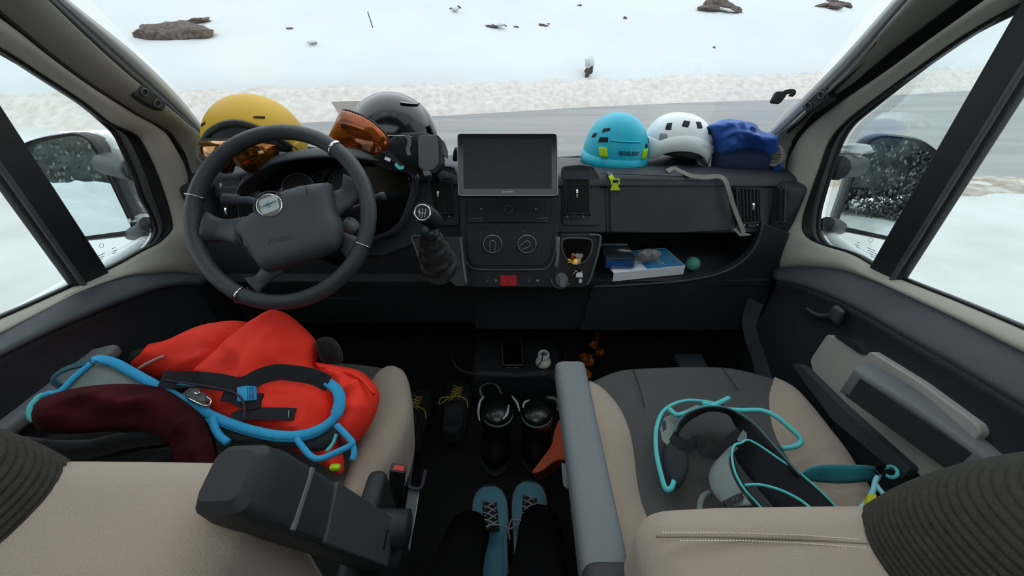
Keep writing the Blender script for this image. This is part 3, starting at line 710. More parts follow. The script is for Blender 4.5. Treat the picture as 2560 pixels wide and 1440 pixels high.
# vents
def vent(name, q, pl, nslat, parent, knob=None, frame=.006, lever=None, h=.006):
    q3 = [P(a, b, pl=pl) for a, b in q]; n = pl[1].normalized()
    def B(s, t, o=0): return (q3[0]*(1-s)+q3[1]*s)*(1-t)+(q3[3]*(1-s)+q3[2]*s)*t+n*o
    v = prism(name, [B(0,0,.0015), B(1,0,.0015), B(1,1,.0015), B(0,1,.0015)], .03, RUB, parent, nrm=n)
    sweep('vent_frame', [B(.02,.0,h*.6), B(.98,0,h*.6), B(1,.03,h*.6), B(1,.97,h*.6), B(.98,1,h*.6), B(.02,1,h*.6), B(0,.97,h*.6), B(0,.03,h*.6)], rect(frame, h), DASH2, v, 2, True, up=n)
    for i in range(nslat):
        s = (i+.7)/(nslat+.4)
        prism('slat', [B(s-.008,.03,.006), B(s+.012,.03,.009), B(s+.012,.97,.009), B(s-.008,.97,.006)], .012, RUBG, v, nrm=n, smooth=False)
    if knob:
        p = P(*knob, pl=pl)+n*.010; up = (B(0,0)-B(0,1)).normalized(); sd = up.cross(n)
        sweep('vent_knob', [p+up*.012, p+up*.004+n*.004, p-up*.010], rect(.006,.004), CHROME, v, 3, up=n, auto=40)
    if lever:
        (x0, y0), (x1, y1) = lever
        prism('vent_lever', [P(a, b, pl=pl)+n*.006 for a, b in rpoly([(x0,y0-5),(x1,y1-5),(x1,y1+6),(x0,y0+6)], 4)], .008, DASH2, v, nrm=n, bevel=.001)
        for a, b in ((x0-6,y0),(x1+6,y1)):
            prism('vent_mark', [P(c, d, pl=pl)+n*.004 for c, d in ellipse2(a, b, 2.6, 2.6, 8)], .002, SILV, v, nrm=n, smooth=False)
    return v
fplate('vent_surround', [(1402,414),(1480,413),(1500,440),(1502,565),(1404,565)], .006, DASH, DB, r=14, bevel=.004)
fplate('vent_surround', [(1060,418),(1136,414),(1148,440),(1150,565),(1060,565)], .006, DASH, DB, r=14, bevel=.004)
vp = (FR[0]+FR[1]*.0075, FR[1])
vent('air_vent', [(1412,448),(1471,448),(1472,534),(1413,534)], vp, 7, DB, (1441,485), lever=((1424,541),(1452,541)))
vent('air_vent', [(1084,448),(1130,446),(1131,534),(1088,534)], vp, 5, DB, (1097,489), lever=((1092,541),(1117,541)))
vent('air_vent', [(1839,471),(1897,472),(1899,556),(1844,558)], vp, 6, DB, (1877,515), lever=((1866,562),(1886,562)))
vent('air_vent', [(535,492),(612,496),(608,560),(540,558)], vp, 7, DB, (572,527))
vent('side_demister_vent', [(1952,470),(1960,470),(1958,556),(1950,556)], (V(0,1.14,.86),V(-.2,-.95,.2).normalized()), 2, DB)
# little curved demister grilles on the shoulders
for base, sgn in ((1442, 1), (1112, -1)):
    for i in range(7 if sgn > 0 else 5):
        x = base+(i-3)*9 if sgn > 0 else base-14+i*9; hh = (4+i*.9) if sgn > 0 else (8-i*1.1)
        pts = [(x-2-sgn*1.5, 423-hh*.2-3), (x+3-sgn*1.5, 423-hh*.2-3), (x+4+sgn, 423+hh*.4), (x-1+sgn, 423+hh*.4)]
        prism('demister_slot', [P(a, b, pl=FR)+FR[1]*.0075 for a, b in pts], .004, RUB, DB, nrm=FR[1], smooth=False)
    sweep('demister_rim', [P(a, b, pl=FR)+FR[1]*.007 for a, b in ([(1402,436),(1412,420),(1440,414),(1478,418),(1486,430)] if sgn > 0 else [(1090,418),(1112,416),(1134,422),(1141,436),(1142,450)])], circ(.0012, 6), DASH2, DB, 5)
# centre stack
CS = (V(0, 1.045, .76), V(0, -.93, .37).normalized())
def cplate(name, pts, h, mat, parent=DB, r=0, bevel=.002, sink=0, n=4): return fplate(name, pts, h, mat, parent, CS, r, bevel, sink, n)
cplate('stack_body', [(1146,470),(1400,470),(1396,600),(1402,718),(1150,718),(1152,600)], .0, DASH2, sink=.12, r=6)
cplate('radio_panel', [(1168,486),(1372,486),(1372,556),(1168,556)], .004, DASH2, r=4)
cplate('climate_panel', [(1166,560),(1376,560),(1378,640),(1360,664),(1180,664),(1168,640)], .004, DASH2, r=10)
for y in (546, 553):
    for a, b in ((1172,1206),(1342,1370)): sweep('trim_line', [P(a, y, pl=CS)+CS[1]*.005, P(b, y-1, pl=CS)+CS[1]*.005], circ(.0006, 5), SILV, DB, 1)
sweep('silver_surround', [P(a, b, pl=CS)+CS[1]*.006 for a, b in [(1157,592),(1158,620),(1166,652),(1178,668),(1200,673),(1272,674),(1350,673),(1368,668),(1380,650),(1388,620),(1389,592)]], rect(.004, .006), RUBG, DB, 5, up=CS[1])
for c, nm in (((1158,625), -1), ((1391,625), 1)):
    sweep('stack_edge', [P(c[0]+nm*4, 592, pl=CS)+CS[1]*.004, P(c[0]+nm*2, 640, pl=CS)+CS[1]*.006, P(c[0]-nm*2, 668, pl=CS)+CS[1]*.004], rect(.010, .008), ARM, DB, 5, up=CS[1])
def ringk(cx, cy, r, mat, parent, w=.0016, h=.006): return sweep('ring', [P(a, b, pl=CS)+CS[1]*h for a, b in ellipse2(cx, cy, r, r*.96, 28)], circ(w, 6), mat, parent, 1, True)
for cx, cy, ang in ((1232, 609, 90), (1317, 609, 148)):
    kn = prism('climate_knob', [P(a, b, pl=CS)+CS[1]*.014 for a, b in ellipse2(cx, cy, 21, 20, 32)], .016, DASH2, DB, nrm=CS[1], bevel=.0015)
    ringk(cx, cy, 22.5, SILV, kn, .0014, .013)
    a = R(ang); ca, sa = math.cos(a), math.sin(a)
    path = [(-7, -3), (-7.5, 2)]; loop = []
    for lx, ly in [(22,-4.5),(10,-6.2),(0,-7.6),(-6,-5.5),(-8,0),(-6,5.5),(0,7.6),(10,6.2),(22,4.5)]: loop.append((cx+lx*ca-ly*sa, cy+lx*sa+ly*ca))
    sweep('pointer', [P(x, y, pl=CS)+CS[1]*.017 for x, y in loop], circ(.0011, 6), SILV, kn, 4)
    for k in range(7):
        aa = R(20+k*45+(10 if cx > 1270 else 0)); x = cx+33*math.cos(aa); y = cy+31*math.sin(aa)
        prism('dial_mark', [P(c, d, pl=CS)+CS[1]*.0052 for c, d in ellipse2(x, y, 2.4, 2.0, 6)], .001, RUBG, DB, nrm=CS[1], smooth=False)
sweep('power_knob', [P(a, b, pl=CS)+CS[1]*.008 for a, b in ellipse2(1271, 524, 10, 10, 20)], circ(.0013, 6), RUBG, DB, 1, True)
prism('power_knob', [P(a, b, pl=CS)+CS[1]*.009 for a, b in ellipse2(1271, 524, 9, 9, 20)], .008, BK, DB, nrm=CS[1])
for x in (1203, 1339): prism('indicator_dot', [P(c, d, pl=CS)+CS[1]*.006 for c, d in ellipse2(x, 522, 2, 2, 8)], .002, SILV, DB, nrm=CS[1], smooth=False)
HZ = M('red_button', '#b01825', .45)
hz = cplate('hazard_button', [(1251,688),(1292,688),(1292,714),(1251,714)], .008, HZ, r=2, bevel=.001)
sweep('warning_triangle', [P(a, b, pl=CS)+CS[1]*.0085 for a, b in [(1271.5,696),(1275.5,698+5),(1277,705),(1271.5,705),(1266,705),(1267.5,703)]], circ(.0004, 5), M('dark_red', '#5d0f16', .5), hz, 1, True)
for x in (1219, 1240, 1323, 1344):
    bt = prism('button_icon', [P(c, d, pl=CS)+CS[1]*.002 for c, d in ellipse2(x, 701, 4 if x not in (1240,) else 3, 3.4, 10)], .003, SILV if x in (1240,1344) else RUBG, DB, nrm=CS[1], smooth=False)
    cplate('push_button', [(x-9,691),(x+9,691),(x+9,712),(x-9,712)], .001, DASH2, r=2, bevel=.0005)
# cup and coin module on the right of the stack
cplate('tray_module', [(1402,586),(1500,586),(1502,610),(1480,700),(1462,718),(1378,718),(1384,690),(1394,640)], .004, BK, r=8, sink=.10)
sweep('module_edge', [P(a, b, pl=CS)+CS[1]*.008 for a, b in [(1472,587),(1490,587),(1499,592),(1497,612),(1488,650),(1476,690),(1466,712)]], rect(.007, .008), RUBG, DB, 5, up=CS[1])
sweep('cup_ring', [P(a, b, pl=CS)+CS[1]*.010 for a, b in [(1412,596),(1440,595),(1470,597),(1479,606),(1476,628),(1464,650),(1440,660),(1418,650),(1406,628),(1404,606)]], circ(.0026, 8), RUBG, DB, 5, True)
prism('cup_well', [P(a, b, pl=CS)+CS[1]*.0055 for a, b in smooth2([(1412,598),(1440,597),(1470,599),(1477,606),(1474,628),(1462,648),(1440,658),(1420,648),(1408,628),(1406,606)], 4)], .02, GLOSSBK, DB, nrm=CS[1])
# socket plug and charger
PLUG = M('grey_plug_plastic', '#5b6468', .5)
pg = thing('socket_plug', 'grey round power plug at the foot of the centre stack, left of the white charger', 'plug', P(1400,715,pl=CS))
prism('plug_body', [P(a, b, pl=CS)+CS[1]*.024 for a, b in ellipse2(1402, 698, 16, 17, 24)], .03, PLUG, pg, nrm=CS[1], bevel=.004)
prism('finger_tab', [P(a, b, pl=CS)+CS[1]*.030 for a, b in rpoly([(1396,690),(1409,690),(1411,712),(1397,713)], 2)], .008, ARM, pg, nrm=CS[1], bevel=.001)
sweep('plug_collar', [P(a, b, pl=CS)+CS[1]*.010 for a, b in ellipse2(1400, 700, 22, 18, 24, R(20), R(200))], circ(.003, 6), PLUG, pg, 1)
pg = thing('usb_charger', 'small white and clear car charger plugged in below the coin cup', 'charger', P(1440,692,pl=CS))
WP = M('white_plastic', '#d9dedd', .4)
prism('charger_head', [P(a, b, pl=CS)+CS[1]*.018 for a, b in ellipse2(1440, 680, 14, 13, 20)], .02, GLOSSBK, pg, nrm=CS[1], bevel=.002)
sweep('charger_rim', [P(a, b, pl=CS)+CS[1]*.018 for a, b in ellipse2(1440, 680, 13, 12, 20)], circ(.001, 6), RUBG, pg, 1, True)
prism('white_block', [P(a, b, pl=CS)+CS[1]*.024 for a, b in rpoly([(1437,681),(1453,679),(1454,690),(1437,690)], 1.5)], .008, WP, pg, nrm=CS[1], bevel=.0006)
sweep('loop', [P(a, b, pl=CS)+CS[1]*.020 for a, b in [(1430,684),(1437,674),(1444,680),(1452,676)]], circ(.001, 6), WP, pg, 3)
ct = prism('earplug', [P(a, b, pl=CS)+CS[1]*.016 for a, b in ellipse2(1449, 700, 4, 6, 12)], .01, WP, None, nrm=CS[1], bevel=.001); tag(ct, 'tiny white stub just under the white charger beside the plug', 'stub')
# coins in the cup
GOLD = M('brass_coin', '#c79a3c', .3, .9, var=.15); SIL2 = M('nickel_coin', '#a8a49a', .3, .9, var=.1); COPP = M('copper_coin', '#a8623a', .35, .9)
rnd = random.Random(3); coins = []
for i in range(22):
    x = 1422+rnd.random()*32; y = 636+rnd.random()*18
    if ((x-1438)/20)**2+((y-643)/13)**2 > 1: continue
    c = P(x, y, pl=CS)+CS[1]*(.010+.0009*i); n = (CS[1]+V(rnd.uniform(-.5,.5), rnd.uniform(-.3,.3), rnd.uniform(0,.5))).normalized(); u, v, n = basis(n)
    left = x < 1437; m = (GOLD if left else SIL2) if rnd.random() < .8 else COPP
    o = prism('coin', [c+u*.0062*math.cos(a*math.pi/8)+v*.0062*math.sin(a*math.pi/8) for a in range(16)], .0014, m, None, nrm=n, bevel=.0003)
    nm = 'brass' if m == GOLD else 'nickel' if m == SIL2 else 'copper'
    tag(o, nm+' coin in the heap in the cup right of the climate knobs', 'coin', nm+' coins in the cup')
# shelf under the glovebox
profile_x('shelf_floor', [(1.085,.603),(1.36,.603),(1.36,.585),(1.085,.585)], .235, .84, DASH2, DB)
profile_x('shelf_back', [(1.34,.60),(1.36,.60),(1.36,.76),(1.34,.76)], .235, .84, BK, DB)
lipc = [(1482,716),(1560,713),(1640,708),(1720,700),(1790,686),(1840,664),(1876,632),(1896,596),(1906,556)]
kn = (V(0, 1.085, .60), V(0, -.98, .2).normalized())
low = [P(a, b, pl=kn) for a, b in [(v[0], v[1]) for v in smooth2(lipc, 5, False)]]
prism('lower_panel', low+[V(.86,1.11,.76), V(.86,1.08,.40), V(.24,1.08,.40)], .03, DASH2, DB, nrm=kn[1], bevel=.003)
sweep('shelf_lip', [p+kn[1]*.002 for p in low], circ(.004, 8), DASH, DB, 1)
profile_x('knee_bolster', [(1.10,.62),(1.085,.60),(1.10,.42),(1.25,.30),(1.4,.30),(1.4,.6)], -.93, -.13, BK, DB)
profile_x('knee_bolster', [(1.10,.58),(1.09,.40),(1.25,.32),(1.4,.32),(1.4,.58)], -.13, .83, BK, DB)
sweep('knee_seam', [P(805,745,y=1.09), P(850,747,y=1.09), P(905,747,y=1.09)], circ(.001,5), DASH, DB, 2)
# instrument binnacle
arch = [(588,482),(600,455),(630,430),(680,402),(750,388),(830,384),(920,390),(985,403),(1022,420),(1040,440)]
a0 = [P(x, y, y=1.035) for x, y in arch]
a1 = [p+V(0,.05,.004) for p in a0]; a2 = [V(-.50+(p.x+.50)*.93, 1.25, .93+(p.z-.93)*.45) for p in a0]
aw = [V(-.50+(p.x+.50)*.975, 1.036, p.z-.012) for p in a0]; ab = [V(-.50+(p.x+.50)*.93, 1.13, p.z-.022) for p in a0]
loftc('binnacle_hood', [ab, aw, a0, a1, a2], DASH, DB, n=5, across=3, solid=.004)
IP = (V(-.5, 1.125, .93), V(0,-.93,.36).normalized())
ip = [V(-.5+(p.x+.5)*.97, 1.13-(p.z-.93)*.1, p.z-.02) for p in a0]
fplate('instrument_panel', [(590,490),(640,440),(700,410),(830,400),(960,412),(1020,440),(1030,480),(1000,560),(940,600),(700,600),(600,580)], .0, GLOSSBK, DB, IP, r=10)
for cx, cy, r in ((748,474,42),(862,462,40)):
    sweep('dial_ring', [P(a, b, pl=IP)+IP[1]*.006 for a, b in ellipse2(cx, cy, r, r*.95, 30, R(150), R(345))], circ(.0014, 6), SILV if cx < 800 else RUBG, DB, 1)
    prism('dial', [P(a, b, pl=IP)+IP[1]*.004 for a, b in ellipse2(cx, cy, r-3, (r-3)*.95, 30)], .006, BK, DB, nrm=IP[1])
bay = [(1040,438),(1034,480),(1022,520),(1004,558),(975,582),(930,596),(890,600)]
sweep('binnacle_lip', [P(a, b, y=1.085-.02*i/6) for i, (a, b) in enumerate(bay)], circ(.010, 8), DASH, DB, 5)
fplate('console_cheek', [(1046,440),(1078,436),(1082,560),(1064,600),(960,640),(900,640),(900,606),(980,588),(1012,556),(1030,510)], .012, DASH, DB, r=8, bevel=.006)
# light switch pod left of the wheel
fplate('switch_pod', [(548,444),(606,440),(612,486),(540,490)], .012, DASH, DB, r=6)
for i in range(4): fplate('pod_slot', [(566+i*10,447),(572+i*10,446),(569+i*10,451),(563+i*10,452)], .0135, RUB, DB, bevel=0)
fplate('pod_label', [(566,466),(602,464),(602,470),(566,471)], .0135, RUBG, DB, bevel=0)
fplate('pod_label', [(556,460),(561,456),(565,463),(560,470)], .0145, SILV, DB, bevel=0)
# steering column shroud and stalks
WC = P(703, 540, d=.863); WN = V(.03, -.80, .60).normalized(); WP_ = (WC, WN)
sc = thing('steering_column', 'dark steering column shroud with two stalks behind the wheel', 'steering column', WC-V(0,-.2,.14))
sweep('shroud', [WC-WN*.035, WC-WN*.14, WC-WN*.30], circ(.075, 14, .06), BK, sc, 3, scale=lambda s: .85+.3*s)
s1 = WC-WN*.05
sweep('stalk', [P(560,497,d=.90), P(600,501,d=.90), P(640,506,d=.90), s1], circ(.011, 10), DASH, sc, 4, scale=lambda s: 1.15 if s < .3 else .85)
sweep('stalk', [P(962,490,d=.92), P(940,494,d=.92), P(905,515,d=.92), s1+V(.05,0,0)], circ(.009, 10), DASH, sc, 4, scale=lambda s: 1.1 if s < .2 else .75)
sweep('stalk_band', [P(589,498,d=.90), P(593,499,d=.90)], circ(.0125, 10), RUBG, sc, 1)
sweep('ignition_barrel', [P(882,555,d=.92), P(868,575,d=.93)], circ(.018, 12), PLUG, sc, 1)
# steering wheel
def WPt(x, y, h=0): return P(x, y, pl=WP_)+WN*h
LEATH = M('dark_leather_rim', '#33383d', .5, bump=.3, bs=500, var=.08)
SPK = M('wheel_spoke_plastic', '#30353a', .5, bump=.2, bs=700)
HUBM = M('airbag_cover_plastic', '#3d434a', .55, bump=.35, bs=900)
sw = thing('steering_wheel', 'four-spoke black leather steering wheel with chrome clips in front of driver seat', 'steering wheel', WC)
u, v, n = basis(WN); RR = .190
sweep('rim', [WC+u*RR*math.cos(a*math.pi/24)+v*RR*math.sin(a*math.pi/24) for a in range(48)], circ(.0165, 14, .018), LEATH, sw, 1, True)
hub = [(590,565),(640,527),(690,487),(740,468),(790,459),(824,457),(832,468),(842,520),(860,570),(856,600),(838,630),(770,655),(690,676),(668,680),(650,668),(625,635),(606,600)]
puff('airbag_cover', hub, (WC+WN*.012, WN), HUBM, sw, h=.028, hb=.02, rim=.035, step=.010, sm=4)
for pts in ([(784,476),(789,495),(793,515)], [(622,598),(636,622),(652,646)]):
    sweep('cover_seam', [WPt(a, b, .0385+(.0015 if i == 1 else -.004)) for i, (a, b) in enumerate(pts)], circ(.0011, 6), RUB, sw, 4)
def spoke(pts, w0, w1, th=.014):
    k = len(pts); sweep('spoke', [WPt(a, b, h) for a, b, h in pts], circ(1, 12, .35), SPK, sw, 4, up=WN, scale=lambda s: w0*(1-s)**1+w1*s+(-.010*math.sin(s*math.pi)))
spoke([(508,568,0),(550,574,-.004),(610,580,.005)], .036, .034); spoke([(892,450,0),(868,490,-.004),(820,520,.005)], .034, .036)
spoke([(630,716,0),(650,700,-.004),(690,660,.0)], .026, .026); spoke([(886,621,0),(850,600,-.006),(800,590,.0)], .030, .030)
for a in [(494,494),(840,368),(906,612),(608,724)]:
    p = WPt(*a); d = (p-WC); d = (d-WN*d.dot(WN)).normalized(); c = WC+d*RR; tdir = WN.cross(d)
    sweep('chrome_clip', [c+(d*math.cos(k*math.pi/7)+WN*math.sin(k*math.pi/7))*.0185 for k in range(14)], rect(.006,.0012), CHROME, sw, 1, True, up=None)
e0 = [WPt(a, b, .042) for a, b in ellipse2(700, 526, 32, 28, 32)]
em = prism('emblem', e0, .006, CHROME, sw, nrm=WN, bevel=.002)
sweep('emblem_recess', [p-WN*.003 for p in [WPt(a, b, .040) for a, b in ellipse2(701, 527, 40, 35, 32)]], circ(.0018, 6), SPK, em, 1, True)
sq = rpoly([(676,516),(718,500),(725,536),(686,550)], 8)
prism('emblem_plate', [WPt(a, b, .0435) for a, b in sq], .003, M('pale_blue_enamel', '#b9c8cc', .35), em, nrm=WN, bevel=.0005)
EM = M('emblem_lines', '#5c7b80', .5)
for a, b, w in (((681,532),(721,516),.0012),((698,516),(702,534),.0009),((694,520),(706,531),.0007),((692,531),(709,519),.0007)):
    sweep('star_line', [WPt(*a, .0445), WPt((a[0]+b[0])/2, (a[1]+b[1])/2, .0446), WPt(*b, .0445)], circ(w, 5), EM, em, 2, scale=lambda s: math.sin(max(.08, s if s < .5 else 1-s)*math.pi))
bx, by = (WPt(760,600)-WPt(700,612)).normalized(), None
by = WN.cross(bx)
text('cover_lettering', 'AIRBAG', lambda x, y: WPt(728, 607, .0405)+bx*x+by*y, SPK, sw, size=.016)

# =====================================================================  TABLET
TB = (P(1268, 412, d=.98), V(0, -math.cos(TH), math.sin(TH)))
tb = thing('tablet_screen', 'wide black tablet screen standing over the centre stack', 'screen', P(1268,490,d=.98))
prism('casing', [P(a, b, pl=TB) for a, b in rpoly([(1143,334),(1393,334),(1395,490),(1145,490)], 8)], .018, BK, tb, nrm=TB[1], bevel=.002)
sweep('edge_trim', [P(a, b, pl=TB)+TB[1]*.001 for a, b in rpoly([(1144,335),(1392,335),(1394,489),(1146,489)], 8)], circ(.0012, 6), SILV, tb, 1, True)
SCR = M('dark_screen', '#171c22', .35, var=.02, spec=.25); BEZ = M('screen_bezel', '#06080a', .15)
prism('bezel', [P(a, b, pl=TB)+TB[1]*.0012 for a, b in rpoly([(1146,337),(1390,337),(1392,487),(1148,487)], 6)], .003, BEZ, tb, nrm=TB[1])
prism('display', [P(a, b, pl=TB)+TB[1]*.0018 for a, b in [(1158,349),(1379,349),(1379,472),(1159,472)]], .002, SCR, tb, nrm=TB[1], smooth=False)
text('screen_lettering', 'BLAUPUNKT', lambda x, y: P(1270,480,pl=TB)+TB[1]*.002+V(1,0,0)*x+V(0,math.sin(TH),math.cos(TH))*y, SILV, tb, size=.0052)
sweep('mount_arm', [P(1270,430,pl=TB)-TB[1]*.02, V(-.01,1.10,.92), V(-.01,1.14,.88)], circ(.02, 10), BK, tb, 3)
# small black clip left of the tablet
sn = sweep('sensor_stalk', [P(1138,400,y=1.25), P(1139,385,y=1.24), P(1142,374,y=1.22)], circ(.008, 8), BK, None, 4); tag(sn, 'small black sensor nub on the dash behind left tablet edge', 'sensor')

# =====================================================================  PHONE MOUNT
ph = thing('phone_charger_mount', 'black wireless phone charger mount with cut corners, left of the tablet', 'phone mount', P(1072,440,d=.97))
PM = (P(1072, 380, d=.95), V(-.12, -math.cos(TH), math.sin(TH)).normalized())
prism('charger_body', [P(a, b, pl=PM)-PM[1]*.003 for a, b in rpoly([(1050,336),(1094,336),(1102,346),(1106,408),(1086,432),(1060,433),(1044,416),(1043,344)], 4)], .022, BK, ph, nrm=PM[1], bevel=.002)
prism('charging_pad', [P(a, b, pl=PM)+PM[1]*.001 for a, b in rpoly([(1049,340),(1088,339),(1095,347),(1097,408),(1084,424),(1060,426),(1048,414),(1046,347)], 4)], .004, M('pad_grey', '#4e555b', .6), ph, nrm=PM[1], bevel=.001)
prism('clamp_wing', [P(a, b, pl=PM)-PM[1]*.006 for a, b in rpoly([(1100,346),(1108,350),(1115,372),(1115,392),(1104,384)], 3)], .012, RUBG, ph, nrm=PM[1], bevel=.001)
prism('lower_clip', [P(a, b, pl=PM)+PM[1]*.010 for a, b in rpoly([(1060,430),(1076,429),(1080,440),(1064,443)], 2)], .014, PLUG, ph, nrm=PM[1], bevel=.001)
sweep('ball_joint', [P(1075,400,pl=PM)-PM[1]*.02, P(1085,430,d=1.02), P(1092,450,d=1.06)], circ(.012, 10), BK, ph, 3)
cb = tube('charging_cable', [P(1070,444,d=.955), P(1073,470,d=.99), P(1078,500,d=1.01), P(1086,545,d=1.01), P(1102,590,d=1.02), P(1122,630,d=1.03), P(1138,665,d=1.05), P(1160,712,d=1.08)], .0022, WEB, None, 6, sides=6); tag(cb, 'thin black cable hanging from the phone mount past the gear lever', 'cable')

# =====================================================================  GEAR LEVER
GN = V(-.25, -.72, .55).normalized(); gc = P(1056, 533, d=.95)
gl = thing('gear_lever', 'black gear lever with silver-ringed shift knob on the lower dashboard', 'gear lever', P(1085,640,d=1.02))
sweep('shift_knob', [gc+GN*.002, gc-GN*.008, gc-GN*.035+V(.012,.01,-.02), P(1086,592,d=1.01)], circ(.024, 18), BK, gl, 5, scale=lambda s: [.80,1.02,1.06,1.05,1.0,.88,.72,.58,.5][min(8, int(s*8.9))])
pl = (gc+GN*.005, GN)
prism('pattern_disc', [P(a, b, pl=pl) for a, b in ellipse2(1056,532,19,19,28)], .004, BK, gl, nrm=GN)
sweep('knob_ring', [P(a, b, pl=pl) for a, b in ellipse2(1056,532,19.5,19.5,28)], circ(.0026, 8), CHROME, gl, 1, True)
WHT = M('white_print', '#d4d6d8', .5)
for pts in ([(1048,522),(1050,532),(1047,543)],[(1056,521),(1057,532),(1054,545)],[(1065,522),(1064,532),(1061,545)],[(1045,528),(1051,533),(1064,533)]):
    sweep('pattern_line', [P(a, b, pl=pl)+GN*.0006 for a, b in pts], circ(.0008, 5), WHT, gl, 3)
gp_ = (P(1090, 650, d=1.05), V(-.1, -.75, .65).normalized())
prism('gaiter_plate', [P(a, b, pl=gp_) for a, b in rpoly([(1028,590),(1154,592),(1160,640),(1168,716),(1138,716),(1112,690),(1070,668),(1048,645)], 6)], .03, BK, gl, nrm=gp_[1], bevel=.004)
sweep('plate_edge', [P(a, b, pl=gp_)+gp_[1]*.002 for a, b in [(1062,592),(1031,592),(1036,612),(1048,645),(1058,680)]], circ(.003, 6), RUBG, gl, 5)
sweep('plate_edge', [P(a, b, pl=gp_)+gp_[1]*.002 for a, b in [(1150,596),(1154,620),(1158,660),(1166,712)]], circ(.004, 6), RUBG, gl, 5)
VIN = M('creased_vinyl', '#1c2023', .38, bump=.8, bs=50)
u2, v2, n2 = basis(gp_[1]); rows = []
for i in range(14):
    f = i/13; cc_ = P(1089+9*f, 594+72*f, pl=gp_)+gp_[1]*.055*(1-f); r = .021+.030*f**.8
    rows.append([cc_+(u2*math.cos(a*math.pi/16)+v2*.85*math.sin(a*math.pi/16))*r*(1+.07*math.sin(a*.6+i*1.9)*(f+.3)+.06*(i % 2)) for a in range(32)])
loft('gaiter', rows, VIN, gl, N=64, closed=True, sm=2, across=3)
cc = P(1092, 598, pl=gp_)+gp_[1]*.066
sweep('gaiter_collar', [cc, cc-gp_[1]*.04], circ(.022, 14), VIN, gl, 2)
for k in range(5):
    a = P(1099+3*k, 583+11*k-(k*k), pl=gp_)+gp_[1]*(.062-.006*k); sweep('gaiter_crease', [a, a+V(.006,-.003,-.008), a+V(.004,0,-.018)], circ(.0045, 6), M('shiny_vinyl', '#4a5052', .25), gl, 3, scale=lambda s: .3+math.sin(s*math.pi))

# =====================================================================  SHELF CONTENTS
bk = thing('boxed_book', 'thick white box with blue corner panel lying on the shelf under the glovebox', 'box', P(1620,700,z=.605))
A = P(1531,704,z=.605); B = P(1708,686,z=.605); ux = (B-A).normalized(); uy = Vector((-ux.y, ux.x, 0)); H = .033; Ww = (B-A).length; Dp = .132
WB = M('white_card', '#dde3ea', .55, var=.02)
c8 = [A, B, B+uy*Dp, A+uy*Dp]
prism('box_body', [p+V(0,0,H) for p in c8], H, WB, bk, nrm=V(0,0,1), bevel=.001, smooth=False)
CY = M('cyan_print', '#1f8fc4', .4, var=.1)
def BT(s, t, h=.0006): return A+ux*Ww*s+uy*Dp*t+V(0,0,H+h)
prism('blue_panel', [BT(.46,.02), BT(.985,.02), BT(.985,.97), BT(.46,.97)], .001, CY, bk, nrm=V(0,0,1), smooth=False)
text('print_lettering', 'OUT', lambda x, y: BT(.70,.36,.0012)-uy*x*1+ux*y*1.0, WHT, bk, size=.030, bold=.0004)
prism('box_end', [A+V(0,0,.003)-ux*.0006, A+V(0,0,H-.003)-ux*.0006, A+uy*Dp+V(0,0,H-.003)-ux*.0006, A+uy*Dp+V(0,0,.003)-ux*.0006], .0006, BK, bk, nrm=-ux, smooth=False)
DBL = M('dark_blue_case', '#16355c', .2, coat=.5, col2='#1d4f96'); CLR = M('clear_plastic_edge', '#8fa3ad', .15, coat=.3)
cs = thing('blue_case', 'dark blue clear-edged plastic case on the left of the white box', 'case', P(1545,675,z=.64))
C0 = P(1512,672,z=.640); C1 = P(1583,671,z=.640); 
rbox('case_body', (C0.x, C0.y, .640), (C1.x, C0.y+.10, .672), .004, DBL, cs)
rbox('case_lid', (C0.x-.002, C0.y-.002, .672), (C1.x+.002, C0.y+.102, .678), .002, M('smoky_lid', '#2c3a46', .15, coat=.5), cs)
sweep('clear_edge', [V(C1.x+.001,C0.y-.002,.645), V(C1.x+.001,C0.y-.002,.676)], circ(.0015,6), CLR, cs, 1)
sweep('clear_edge', [V(C0.x,C0.y+.098,.679), V(C1.x,C0.y+.098,.679)], circ(.0018,6), CLR, cs, 1)
TIS = M('crumpled_tissue', '#8d9191', .9, bump=.6, bs=60)
tp = (P(1612, 648, z=.66), V(0,-.7,.7).normalized())
ts = puff('tissue', [(1588,640),(1600,626),(1622,622),(1648,630),(1650,642),(1634,654),(1604,652)], tp, TIS, None, h=.018, hb=.012, rim=.02, step=.0025, folds=lambda x, y: ridges(.010, 50, 40, .7, 1)(x, y)+ridges(.006, 110, 90, .2, 4)(x, y)); tag(ts, 'crumpled grey tissue on the white box behind the blue case', 'tissue')
nt = prism('paper_slip', [P(a, b, z=.645) for a, b in [(1588,646),(1628,640),(1628,652),(1590,658)]], .0015, WP, None, nrm=V(0,0,1)); tag(nt, 'small pale paper slip on the white box in front of tissue', 'paper')
bm = bmesh.new(); bmesh.ops.create_uvsphere(bm, u_segments=24, v_segments=16, radius=.0235); bc = P(1732, 659, z=.630); vs = [v.co+bc for v in bm.verts]; bm.verts.index_update(); fs = [tuple(v.index for v in f.verts) for f in bm.faces]; bm.free()
bl = mk('ball', vs, fs, M('sea_green_rubber', '#4f9c8c', .5, bump=.2, bs=90), None); tag(bl, 'sea-green rubber ball on the dashboard shelf right of the white box', 'ball')
